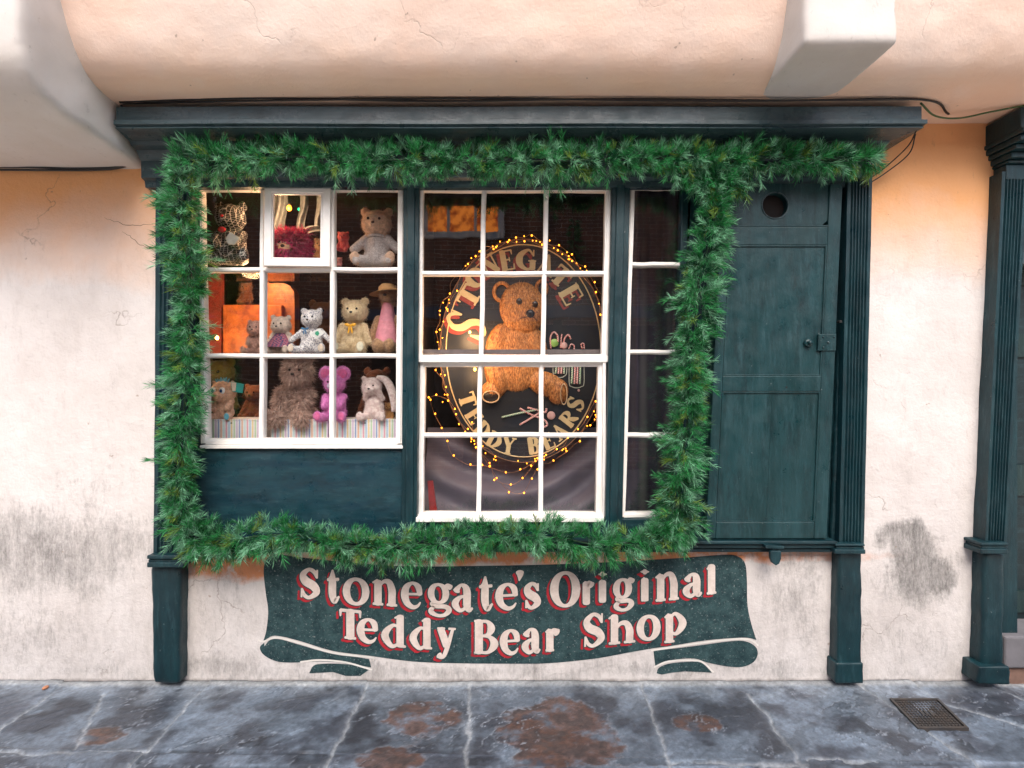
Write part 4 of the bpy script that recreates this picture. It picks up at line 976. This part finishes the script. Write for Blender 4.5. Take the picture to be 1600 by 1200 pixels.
g = NG('speckled_white'); f = g.ramp(g.noise(150, 3), [(.50,0),(.56,1)]); M_spk = g.fin(g.mix(f, (.74,.71,.70), (.20,.20,.25)), .95, g.bump(g.noise(250), .6, .005), sheen=.4)
t, b0, h, hc, W = bear('teddy_bear', 'white teddy bear speckled with grey, with blue ribbon and white card tag', 488, 554, 482, .17, M_spk, 1.15, .22, .075, arms='out', seed=13, fur=700, furlen=.007, legspread=1.25, foot=plush('cream_pad', (.66,.50,.40)))
bow(t, hc + Vector((-.02,-.045,-.062)), .020, simple('blue_ribbon', (.02,.16,.34), .4, bump=0))
bm = bmesh.new(); prism(bm, [(483,521),(498,513),(509,519),(494,530)], .085, .088); fixn(bm); tg = obj('card_tag', bm, simple('white_tag', (.8,.8,.78), .6, bump=0), t)
bm = bmesh.new(); prism(bm, [(493,518),(497,517),(499,521),(496,525),(492,522)], .083, .0845); fixn(bm); obj('green_mark', bm, simple('green_ink', (.03,.35,.20), .6, bump=0), tg)
mc = plush('cream_curls', (.74,.54,.32), (.66,.46,.26), 120, 1)
t, b0, h, hc, W = bear('teddy_bear', 'curly cream teddy bear with a big yellow ribbon bow', 553, 554, 467, .18, mc, 1.1, .22, .08, arms='down', seed=14, fur=3200, furlen=.011, foot=plush('cream_foot', (.74,.60,.44)), tilt=.2, legspread=.9)
bow(t, hc + Vector((-.01,-.055,-.085)), .030, simple('yellow_ribbon', (.85,.42,.02), .35, bump=0))
# bear with hat and dress
mt = plush('golden_tan', (.42,.24,.12), (.30,.16,.08))
t, b0, h, hc, W = bear('teddy_bear', 'standing brown teddy bear in a straw sun hat and pink dress', 607, 554, 447, .24, mt, .8, .13, .05, arms='down', seed=15, fur=1200, furlen=.012, legspread=.5)
bm = bmesh.new(); rows = []
for r_, z_ in ((.06,.76),(.10,.70),(.13,.55),(.20,.30),(.23,.16)): rows.append([bm.verts.new(W(r_*math.cos(a)*(1+.08*math.sin(7*a)), -.06+r_*.9*math.sin(a), z_)) for a in [2*math.pi*k/28 for k in range(28)]])
for a, b in zip(rows, rows[1:]):
    for k in range(28): bm.faces.new((a[k], a[(k+1)%28], b[(k+1)%28], b[k]))
obj('dress', bm, simple('pink_dress', (.70,.26,.32), .7), t, True)
bm = bmesh.new(); rows = []
for r_, z_ in ((.02,.155),(.09,.15),(.12,.11),(.13,.06),(.19,.05),(.26,.02)): rows.append([bm.verts.new(hc + Vector((r_*h*math.cos(a), r_*h*math.sin(a)-.01, z_*h + (.03*h*math.cos(a) if r_ > .15 else 0)))) for a in [2*math.pi*k/28 for k in range(28)]])
bm.faces.new(rows[0])
for a, b in zip(rows, rows[1:]):
    for k in range(28): bm.faces.new((a[k], a[(k+1)%28], b[(k+1)%28], b[k]))
obj('straw_hat', bm, simple('straw', (.55,.30,.12), .8, scale=200), t, True)
# --- bottom row (base 656) standing on the striped boxes
ms = plush('skin_plush', (.68,.40,.27), (.60,.34,.24)); mbl = plush('blue_plush', (.10,.36,.48))
t, b0, h, hc, W = bear('plush_doll', 'plush doll with tan face, big eyes and a tuft of blue hair', 350, 657, 594, .20, ms, 1.2, .30, .06, arms='front', seed=16, eyes=False, muz=.13, nose=(.5,.25,.16), foot=mbl, cat='plush toy')
bm = bmesh.new()
for k in range(26):
    a = random.uniform(-.9,.9); b_ = random.uniform(-.4,.4); d = Vector((math.sin(a)*.8, b_*.4-.1, 1)).normalized(); tube(bm, [hc + d*.27*h, hc + d*.27*h + Vector((d.x*.02, -.004, random.uniform(.012,.026)))], [.005,.001], 5)
obj('hair', bm, mbl, t)
bm = bmesh.new(); bm2 = bmesh.new()
for s in (-1, 1): ell(bm, hc + Vector((s*.026,-.30*h*.86,.010)), (.017,.008,.019)); ell(bm2, hc + Vector((s*.024,-.30*h*.86-.007,.008)), (.008,.004,.010))
split(obj('eye', bm, simple('eye_white', (.8,.82,.85), .3, bump=0), t, True)); split(obj('pupil', bm2, simple('eye_blue', (.02,.08,.25), .2, bump=0), t, True))
bm = bmesh.new(); prism(bm, [(360,596),(381,600),(379,614),(363,612)], .14, .143); fixn(bm); tg = obj('swing_tag', bm, simple('teal_tag', (.03,.30,.28), .5, bump=0), t)
bm = bmesh.new(); prism(bm, [(361,597),(369,598),(368,611),(363,611)], .137, .1385); fixn(bm); obj('tag_card', bm, simple('tag_pale', (.75,.6,.5), .5, bump=0), tg)
mbr = plush('shaggy_brown', (.36,.22,.17), (.22,.12,.09), 90, 1)
t, b0, h, hc, W = bear('teddy_bear', 'large shaggy brown teddy bear in the centre of the bottom row with long wavy fur', 463, 660, 560, .22, mbr, 1.15, .20, .07, arms='front', seed=17, fur=7000, furlen=.032, furmat=plush('shaggy_hair', (.52,.36,.29), (.30,.18,.14), 60, 0), foot=plush('brown_pad', (.42,.26,.20)), legspread=.8, tilt=.3)
mpk = plush('pink_purple', (.78,.20,.50), (.60,.12,.42)); mgy = plush('lilac_grey', (.45,.38,.50))
t, b0, h, hc, W = bear('plush_mouse', 'bright pink plush with big round ears and grey muzzle and feet in the bottom row', 524, 658, 579, .17, mpk, 1.05, .21, .155, arms='front', seed=18, fur=2200, furlen=.010, earin=plush('hot_pink', (.85,.10,.28)), foot=plush('pink_pad', (.85,.12,.30)), muzzle=mgy, nose=(.02,.02,.06), cat='plush toy', earz=1.15)
mpa = plush('pale_pink', (.80,.58,.54), (.72,.50,.48))
t, b0, h, hc, W = bear('plush_rabbit', 'pale pink plush with a long drooping ear at the right end of the bottom row', 585, 657, 588, .18, mpa, 1.1, .23, .06, arms='hide', seed=19, fur=1800, furlen=.008, cat='plush toy', tilt=-.3)
bm = bmesh.new(); tube(bm, catmull([tuple(hc + Vector(v_)) for v_ in ((.03,0,.05),(.08,-.01,.035),(.115,-.02,-.02),(.13,-.02,-.09),(.128,-.02,-.14))], 6), [.014+.010*math.sin(math.pi*k/24) for k in range(25)], 12); obj('ear', bm, mpa, t, True)
bear('soft_toy', 'little ginger soft toy tucked behind the pale pink plush', 608, 657, 628, .25, plush('ginger', (.45,.22,.07)), 1, .25, .07, vox=.004, cat='soft toy', seed=22)
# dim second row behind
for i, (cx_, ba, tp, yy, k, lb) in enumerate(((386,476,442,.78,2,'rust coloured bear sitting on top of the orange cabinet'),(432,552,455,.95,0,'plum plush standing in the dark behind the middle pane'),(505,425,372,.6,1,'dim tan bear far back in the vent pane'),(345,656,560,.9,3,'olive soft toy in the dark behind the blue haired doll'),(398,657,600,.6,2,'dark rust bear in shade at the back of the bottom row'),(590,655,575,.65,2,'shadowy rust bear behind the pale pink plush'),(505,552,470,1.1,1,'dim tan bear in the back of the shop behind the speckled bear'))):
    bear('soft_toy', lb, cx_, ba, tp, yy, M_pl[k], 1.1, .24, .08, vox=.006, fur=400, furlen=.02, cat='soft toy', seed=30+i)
# striped display boxes
def stripes():
    g = NG('striped_card'); x, y, z = g.sep(); fr = g.math('FRACT', g.math('MULTIPLY', x, 8.6)); r = g.n('ShaderNodeValToRGB'); r.color_ramp.interpolation = 'CONSTANT'; e = r.color_ramp.elements
    W_ = (.76,.74,.74); cs = [W_,(.75,.35,.45),W_,(.35,.55,.75),W_,(.80,.60,.30),W_,(.45,.62,.40),W_,(.62,.45,.65),W_,(.25,.35,.60),W_,(.80,.45,.30),W_,(.55,.75,.78)]
    while len(e) < len(cs): e.new(.5)
    for k, c in enumerate(cs): e[k].position = k/len(cs); e[k].color = (*c, 1)
    g.L(fr, r.inputs[0]); return g.fin(r.outputs[0], .6)
M_str = stripes()
for (x0, x1, lb) in ((318,405,'left striped display box under the blue haired doll'),(423,513,'middle striped display box under the shaggy brown bear'),(522,619,'right striped display box under the pink plush toys')):
    bt = empty('display_box', P((x0+x1)/2, 688, .2), lb, 'box', 'striped boxes along the bottom of the left window')
    bm = bmesh.new(); prism(bm, rq(x0, 658, x1, 687), .13, .34); fixn(bm); bevel(obj('box', bm, M_str, bt), .002)
    bm = bmesh.new(); prism(bm, rq(x0-.5, 655.5, x1+.5, 657.5), .128, .345); fixn(bm); obj('lid', bm, M_str, bt)
    bm = bmesh.new(); ell(bm, P((x0+x1)/2, 661, .129), (.006,.003,.003)); obj('clasp', bm, M_iron, bt)
# white gauze hung across the vent pane
def cloth(name, fn, nu, nv, m, parent=None):
    vs_ = [fn(u/nu, v/nv) for v in range(nv+1) for u in range(nu+1)]; fs = [(v*(nu+1)+u, v*(nu+1)+u+1, (v+1)*(nu+1)+u+1, (v+1)*(nu+1)+u) for v in range(nv) for u in range(nu)]
    return pydata(name, vs_, fs, m, parent, True)
g = NG('gauze'); tr = g.n('ShaderNodeBsdfTransparent'); mx = g.n('ShaderNodeMixShader'); g.L(g.ramp(g.noise(35, 6, .7), [(.3,.45),(.7,.95)]), mx.inputs[0]); g.L(tr.outputs[0], mx.inputs[1]); g.L(g.fin((.62,.64,.66), .9), mx.inputs[1]) if False else None
g.b.inputs['Base Color'].default_value = (.30,.33,.36,1); g.L(g.b.outputs[0], mx.inputs[2]); g.L(mx.outputs[0], g.out.inputs[0]); M_gz = g.m
gz = empty('gauze_drape', P(465, 300, .35), 'white gauze drape looped behind the opening vent pane', 'drape')
cloth('panel', lambda u, v: P(424+23*u+3*math.sin(v*6), 292+90*v, .36+.03*math.sin(u*9+v*3)), 10, 24, M_gz, gz)
cloth('swag', lambda u, v: P(424+85*u, 372-22*u+9*math.sin(u*7)*.4+14*v*(1-.3*u), .34+.03*math.sin(v*8+u*5)), 30, 8, M_gz, gz)
cloth('panel', lambda u, v: P(466+13*u+3*math.sin(v*5), 296+62*v, .40+.03*math.sin(u*7+v*3)), 6, 20, M_gz, gz)
cloth('panel', lambda u, v: P(493+14*u+2*math.sin(v*5), 296+60*v, .38+.03*math.sin(u*7+v*3)), 6, 20, M_gz, gz)
# warm lamps
def lamp(px, py, y, r, col, e, label, pe=0):
    t = empty('lamp', P(px, py, y), label, 'lamp')
    bm = bmesh.new(); ell(bm, P(px, py, y), (r,r,r*1.3)); obj('bulb', bm, emit('lit_bulb', col, e), t, True)
    bm = bmesh.new(); tube(bm, [P(px, py, y)+Vector((0,0,r*1.2)), P(px, py, y)+Vector((0,0,r*2))], r*.5, 8); obj('socket', bm, M_black, t)
    if pe:
        ld = bpy.data.lights.new('lamp_light', 'POINT'); ld.energy = pe; ld.color = (1,.58,.28); ld.shadow_soft_size = .06
        lo_ = bpy.data.objects.new('lamp_light', ld); C.objects.link(lo_); lo_.location = P(px, py, y)-wloc(t)+Vector((0,-.07,-.03)); lo_.parent = t
lamp(339, 528, .42, .010, (1,.42,.08), 25, 'small glowing orange lamp low in the left end of the left window', 4)
lamp(402, 425, .50, .012, (1,.5,.15), 10, 'warm shop lamp above the orange cabinet', 5)
lamp(452, 325, .26, .014, (1,.36,.03), 1.3, 'round amber lamp seen through the vent pane', 4)
lamp(467, 327, .6, .008, (.01,.6,.22), 1.6, 'small green lamp seen through the vent pane')
lamp(734, 519, .25, .007, (1,.45,.08), 8, 'glowing candle bulb left of the painted bear', 2.2)
lamp(672, 549, .28, .008, (1,.40,.06), 8, 'orange bulb low at the left side of the sign window', 1.6)
lamp(742, 577, .24, .008, (1,.38,.05), 9, 'bright orange bulb below the meeting rail beside the painted bear', .8)

# ------------------------------------------------------------------ oval hanging sign in window two
YS = .34
so = empty('oval_sign', P(818, 720, YS), 'oval dark shop sign reading STONEGATE TEDDY BEARS around a big painted brown bear', 'sign')
k2 = (DW+YS)/F; CX, CY = 818, 548
def el(rx, ry, n=96, cx=CX, cy=CY): return [(cx+rx*math.cos(2*math.pi*k/n), cy+ry*math.sin(2*math.pi*k/n)) for k in range(n)]
bm = bmesh.new(); prism(bm, el(131,175), YS, YS+.03); fixn(bm); bevel(obj('board', bm, simple('sign_navy', (.016,.022,.034), .35, c2=(.030,.030,.032), scale=6), so), .003)
M_gold = simple('sign_cream', (.72,.55,.30), .4, .15); M_sred = simple('sign_red', (.32,.05,.04), .5)
bm = bmesh.new(); tube(bm, [P(x, y, YS-.003) for x, y in el(121,166)+[el(121,166)[0]]], .0038, 6, False); obj('inner_ring', bm, M_gold, so, True)
bm = bmesh.new(); tube(bm, [P(x, y, YS-.003) for x, y in el(130.5,174.5)+[el(130.5,174.5)[0]]], .0028, 6, False); obj('rim', bm, simple('rim_brown', (.25,.13,.07), .5), so, True)
def signletter(bm, ch, cx, cy, wd, ht, rot, sw, y, ox=0, oy=0, grow=0):
    c, s = math.cos(R(rot)), math.sin(R(rot))
    def f(u, v):
        a = (u-.5)*(wd-sw*.8); b = (v-.5)*(ht-sw*.4)
        x = cx+ox + a*c - b*s; yy = cy+oy - (a*s + b*c)
        return ((x-800)*k2, H-(yy-600)*k2)
    glyph(bm, ch, f, sw*k2, y, grow, .00025)
TOPL = [('S',729,508,34,66,66,10),('T',733,463,36,32,60,9),('O',743,434,28,30,46,9),('N',765,414,30,33,28,8),('E',792,407,26,33,10,9),('G',823,406,32,34,-2,9.5),('A',853,414,32,34,-20,8.5),('T',877,432,32,32,-42,9),('E',892,460,30,34,-60,9)]
BOTL = [('T',731,625,26,27,-72,7.5),('E',741,650,24,26,-58,7.5),('D',754,671,24,26,-45,7.5),('D',772,687,24,26,-28,7.5),('Y',795,696,24,27,-10,7),('B',834,696,22,27,8,7.5),('E',856,689,21,26,24,7.5),('A',874,674,25,26,40,7),('R',888,654,24,26,52,7.5),('S',899,631,20,28,66,6.5)]
for l in TOPL + BOTL:
    bB = bmesh.new(); signletter(bB, *l, YS-.006); lt = obj('letter', bB, M_gold, so)
    if l in TOPL: bA = bmesh.new(); signletter(bA, *l, YS-.002, -4, 5, .0015); obj('letter_shadow', bA, M_sred, lt)
# the painted bear, in low relief
g = NG('bear_paint'); f = g.noise(60, 5, .7, g.mapping((2.4,1,.8))); M_bp = g.fin(g.mix(g.ramp(f, [(.38,0),(.60,1)]), (.74,.30,.085), (.24,.075,.018)), .5, g.bump(f, .8, .006))
M_bl = simple('bear_light', (.74,.52,.32), .5); M_bd = simple('bear_dark', (.03,.022,.02), .3)
def rel(bm, cx, cy, rx, ry, dep, rot=0, yo=0.0): ell(bm, P(cx, cy, YS)-Vector((0,yo,0)), (rx*k2, dep, ry*k2), Euler((0, R(rot), 0)), 28, 14)
bm = bmesh.new()
rel(bm,815,480,35,39,.040,0,.010); rel(bm,822,498,26,22,.045,0,.012)
rel(bm,806,560,42,52,.036); rel(bm,778,540,19,36,.036,14); rel(bm,775,585,17,34,.044,-14,.004); rel(bm,768,612,18,16,.048,0,.004)
rel(bm,838,545,17,36,.036,-12); rel(bm,853,600,30,19,.040,18,.002); rel(bm,872,612,16,20,.044,10,.004)
bo = obj('bear', remesh(bm, .006, 2, .0015, 40), M_bp, so, True)
bm = bmesh.new()
for cx_, cy_, rx_, ry_ in ((784,456,12,14),(846,451,8,12)): tube(bm, [P(cx_+rx_*math.cos(a), cy_+ry_*math.sin(a), YS-.012) for a in [2*math.pi*k/28 for k in range(29)]], .0115, 8, False)
split(obj('ear', bm, M_bp, so, True))
bm = bmesh.new(); tube(bm, [P(767+13*math.cos(a), 620+9*math.sin(a), YS-.05) for a in [2*math.pi*k/28 for k in range(29)]], .004, 8, False); tube(bm, [P(881+5*math.cos(a), 616+16*math.sin(a), YS-.045) for a in [2*math.pi*k/28 for k in range(29)]], .003, 8, False); split(obj('paw_rim', bm, M_bl, so, True))
bm = bmesh.new(); rel(bm, 767,620,12,8,.01,0,.042); split(obj('paw_pad', bm, M_bd, so, True)); bm = bmesh.new(); rel(bm,811,473,5,5,.008,0,.048); rel(bm,835.5,477,4.6,5,.008,0,.044); split(obj('eye', bm, M_bd, so, True)); bm = bmesh.new(); rel(bm,828,492,7,6.5,.014,0,.052); obj('nose', bm, M_bd, so, True)
bm = bmesh.new(); stroke_mesh(bm, [((x-800)*k2, H-(y-600)*k2, .002) for x, y in catmull([(812,500),(820,498),(828,497),(834,499),(838,503)], 5)], YS-.068); obj('mouth', bm, M_bd, so)
rg = random.Random(8); b1, b2 = bmesh.new(), bmesh.new(); ps = bo.data.polygons; off = wloc(so)
for _ in range(5200):
    p = ps[rg.randrange(len(ps))]
    if p.normal.y > -.15: continue
    c = p.center+off; d = Vector((c.x-(812-800)*k2, -.03, c.z-(H+(600-470)*k2))); d = (d.normalized()+Vector((rg.uniform(-.3,.3),-.15,rg.uniform(-.9,-.2)))).normalized()
    d = (d - p.normal*d.dot(p.normal)*.9).normalized(); l = rg.uniform(.010,.020); sd = d.cross(p.normal).normalized()*.0010; tb = b1 if rg.random() < .55 else b2
    c = c + p.normal*.0012; tb.faces.new([tb.verts.new(c-sd), tb.verts.new(c+sd), tb.verts.new(c+d*l+p.normal*.003)])
obj('light_fur', b1, simple('fur_gold', (.80,.42,.16), .5, bump=0), so); obj('dark_fur', b2, simple('fur_dark', (.12,.035,.012), .6, bump=0), so)
# candy canes, sweets and jars painted on the sign
def cane_mat(nm, c, sc=60):
    g = NG(nm); wv = g.n('ShaderNodeTexWave', bands_direction='DIAGONAL'); wv.inputs['Scale'].default_value = sc; wv.inputs['Distortion'].default_value = 0; g.L(g.co, wv.inputs['Vector']); return g.fin(g.mix(g.ramp(wv.outputs['Fac'], [(.49,0),(.51,1)]), (.8,.74,.70), c), .4)
M_cr, M_cg = cane_mat('cane_red', (.60,.03,.05)), cane_mat('cane_green', (.02,.30,.08))
def cane(pts, m, r=.006): 
    bm = bmesh.new(); tube(bm, [tuple(P(x, y, YS-.010)) for x, y in catmull(pts, 6)], r, 8); obj('candy_cane', bm, m, so, True)
cane([(784,652),(810,646),(840,640)], M_cg); cane([(812,664),(832,652),(846,643)], M_cr); cane([(812,638),(830,648),(850,656),(855,664),(848,668)], M_cr); cane([(824,637),(840,641),(852,644),(854,638)], M_cr)
cane([(861,545),(860,528),(865,519),(871,524),(872,534)], M_cr,.005); cane([(880,545),(882,530),(888,523),(892,530)], M_cr,.005); cane([(889,545),(892,538),(897,540),(897,546)], M_cr,.004); cane([(910,545),(908,538),(912,537),(913,545)], M_cr,.004); cane([(876,544),(877,530),(878,522)], M_cr,.004)
bm = bmesh.new(); 
for cx_, cy_, r_ in ((866,536,6.5),): rel(bm, cx_, cy_, r_, r_, .010, 0, .008)
obj('green_sweet', bm, simple('lime_sweet', (.35,.60,.15), .3), so, True)
bm = bmesh.new(); rel(bm,861,649,6.5,6.5,.010,0,.008); rel(bm,881,540,5.5,5.5,.010,0,.008); rel(bm,904,610,2,2,.005,0,.006); split(obj('pink_sweet', bm, simple('pink_sweet', (.75,.45,.42), .3), so, True))
for (a, b, c_, d) in ((864,560,885,588),(889,560,912,604)):
    bm = bmesh.new(); stroke_mesh(bm, [((x-800)*k2, H-(y-600)*k2, .0022) for x, y in catmull([(a,b),(a,d-6),(a+4,d),((a+c_)/2,d+2),(c_-4,d),(c_,d-6),(c_,b)], 5)], YS-.014); obj('jar', bm, simple('jar_line', (.5,.5,.42), .4, bump=0), so)
    for i in range(4): cane([(a+4+i*4.4, d-4), (a+5+i*4.2, (b+d)/2), (a+5+i*4.4, b+1)], M_cr if i % 3 else M_cg, .0055)

# cloth behind and below the sign
bk = empty('backdrop_cloth', P(800, 815, .6), 'grey purple cloth hung in deep swags below and behind the oval sign', 'cloth')
g = NG('satin'); M_sat = g.fin(g.mix(g.ramp(g.noise(5), [(.3,0),(.7,1)]), (.13,.115,.15), (.09,.075,.11)), .55, spec=.4, sheen=.4)
def swag(u, v):
    x = 648+302*u; s = math.sin(math.pi*min(1, max(0, u)))
    y = 668+150*v
    fold = .035*math.sin((v*2.6 + (u-.45)**2*4.5)*6.0)*(.35+.65*s) + .02*math.sin(u*21+v*4)*(1-s*.6)
    return P(x, y, .52 - .22*v + fold)
cloth('swag', swag, 90, 60, M_sat, bk)
cloth('upper_cloth', lambda u, v: P(640+345*u, 280+420*v, .78+.02*math.sin(u*40)), 60, 6, simple('black_cloth', (.010,.008,.012), .95, bump=0), bk)
cw = empty('curtain', P(1030, 806, .3), 'dark violet curtain hanging inside the narrow right window', 'curtain')
cloth('drape', lambda u, v: P(950+160*u, 285+560*v, .42+.05*math.sin(u*15+v*1.2)+.02*math.sin(u*37)), 80, 20, M_purp, cw)
bm = bmesh.new(); prism(bm, [(668,752),(676,752),(684,812),(672,812)], .22, .24); fixn(bm); tag(obj('red_ribbon', bm, simple('red_cloth', (.45,.03,.03), .6)), 'narrow red ribbon hanging in the lower left corner of the sign window', 'ribbon')

# ------------------------------------------------------------------ string of fairy lights round the sign
fl = empty('fairy_lights', P(818, 380, YS-.03), 'string of tiny golden fairy lights on copper wire wound round the oval sign', 'fairy lights')
rg = random.Random(21); wires = []; bulbs = []
def ringrun(rx, ry, a0, a1, n, jit):
    pts = []
    for k in range(n+1):
        a = R(a0+(a1-a0)*k/n); j = rg.uniform(-jit, jit)
        pts.append((CX+(rx+j)*math.cos(a), CY-(ry+j)*math.sin(a)))
    return pts
for rx, ry, a0, a1, n, jit in ((130,172,20,250,40,4),(137,178,-80,95,36,5),(134,176,100,200,20,6),(128,168,-75,-5,15,3)):
    p = ringrun(rx, ry, a0, a1, n, jit); wires.append(p); bulbs += p[::2]
sw_ = [[(662,565),(664,600),(668,622),(680,618),(700,625),(712,640)],[(672,625),(678,645),(690,668),(698,690),(708,712),(734,727),(755,727),(790,738),(812,735),(838,720)],[(742,700),(765,722),(774,749),(800,757),(818,746),(832,728),(840,717)],
       [(766,730),(778,748),(797,768),(817,770),(830,748),(838,735)],[(738,660),(742,690),(764,728)]]
for p in sw_: wires.append(p); bulbs += p
bm = bmesh.new()
for p in wires: tube(bm, [tuple(q) for q in catmull([tuple(P(x, y, YS-.035+rg.uniform(-.02,.01))) for x, y in p], 5)], .0009, 4)
obj('wire', bm, simple('copper_wire', (.55,.30,.16), .35, metal=.6, bump=0), fl)
M_fb = emit('fairy_bulb', (1,.27,.015), 5.5)
bm = bmesh.new(); ell(bm, Vector((0,0,0)), (.0044,.0044,.0052), None, 8, 6); bme = bpy.data.meshes.new('bulb'); bm.to_mesh(bme); bm.free(); bme.materials.append(M_fb)
rg.shuffle(bulbs)
bm = bmesh.new()
for k in range(75):
    a = R(rg.uniform(0, 360)); q = (CX+(134+rg.uniform(-7,7))*math.cos(a), CY-(176+rg.uniform(-6,6))*math.sin(a))
    ell(bm, P(*q, YS-.02), (.0032,.0032,.0040), None, 6, 4)
tag(obj('small_bulb', bm, M_fb, fl), kind='stuff')
for (x, y) in bulbs[:99]:
    o = bpy.data.objects.new('bulb', bme); C.objects.link(o); o.parent = fl; o.location = P(x+rg.uniform(-2,2), y+rg.uniform(-2,2), YS-.04+rg.uniform(-.012,.01)) - wloc(fl)

# ------------------------------------------------------------------ house across the street (seen in the panes)
ob = empty('brick_house', (0,-6.6,0), 'brick house across the street with a lit white window, reflected in the shop panes', 'building')
YO = -6.6
bm = bmesh.new(); box(bm, (-7,YO-3,-.02), (7,YO,4.9)); obj('wall', bm, brick(), ob)
bm = bmesh.new(); box(bm, (-7,YO-.02,2.75), (7,YO+.10,2.95)); obj('fascia', bm, simple('blue_fascia', (.10,.16,.26), .5), ob)
bm = bmesh.new(); box(bm, (-2.6,YO-.02,.5), (2.6,YO+.03,2.6)); obj('shop_window', bm, simple('dark_window', (.02,.022,.03), .15, bump=0), ob)
bm = bmesh.new(); box(bm, (-.9,YO-.02,.0), (-.75,YO+.06,2.7)); box(bm, (.75,YO-.02,.0), (.9,YO+.06,2.7)); box(bm, (-2.6,YO-.02,1.3), (2.6,YO+.05,1.36)); split(obj('shop_post', bm, M_corn, ob))
wx0, wx1, wz0, wz1 = -1.62, -.12, 4.25, 4.85
bm = bmesh.new(); box(bm, (wx0,YO-.02,wz0), (wx1,YO+.07,wz0+.11)); box(bm, (wx0,YO-.02,wz0), (wx0+.12,YO+.065,wz1)); box(bm, (wx1-.12,YO-.02,wz0), (wx1,YO+.065,wz1))
for k in (1, 2): xk = wx0+(wx1-wx0)*k/3; box(bm, (xk-.025,YO-.02,wz0), (xk+.025,YO+.055,wz1))
wn = obj('window', bm, M_white, ob)
g = NG('lit_room'); f = g.noise(6, 3); m_ = g.fin((.1,.03,.01), .5); g.L(g.ramp(f, [(.35,(.25,.03,.005)),(.6,(1,.28,.04))]), g.b.inputs['Emission Color']); g.b.inputs['Emission Strength'].default_value = 2.2
bm = bmesh.new(); box(bm, (wx0+.1,YO+.001,wz0+.1), (wx1-.1,YO+.02,wz1)); obj('pane', bm, m_, wn)
bm = bmesh.new(); box(bm, (-7.2,YO-3,4.9), (7.2,YO+.25,5.0)); obj('roof', bm, M_brown, ob)
fx, fz = 1.12, 3.05
tr_ = empty('fir_tree', (fx, YO+.35, fz), 'small fir tree mounted on the front of the house across the street', 'tree')
pth = [((Vector((fx,YO+.35,fz+.1+.22*k)), Vector((fx,YO+.35,fz+.2+.22*k)), Vector((fx,YO+.35,fz+.32+.22*k))), 3.2-.40*k, 1) for k in range(6)]
needles([(a, b, c) for a, b, c in pth], 130, 1, 'crown', 'trunk', tr_, GC, seed=9, nlen=(.05,.08), nw=.006, per=26)
bpy.data.objects.remove(SC2.collection.objects[0]); bpy.data.scenes.remove(SC2)
print('objects', len(bpy.data.objects))
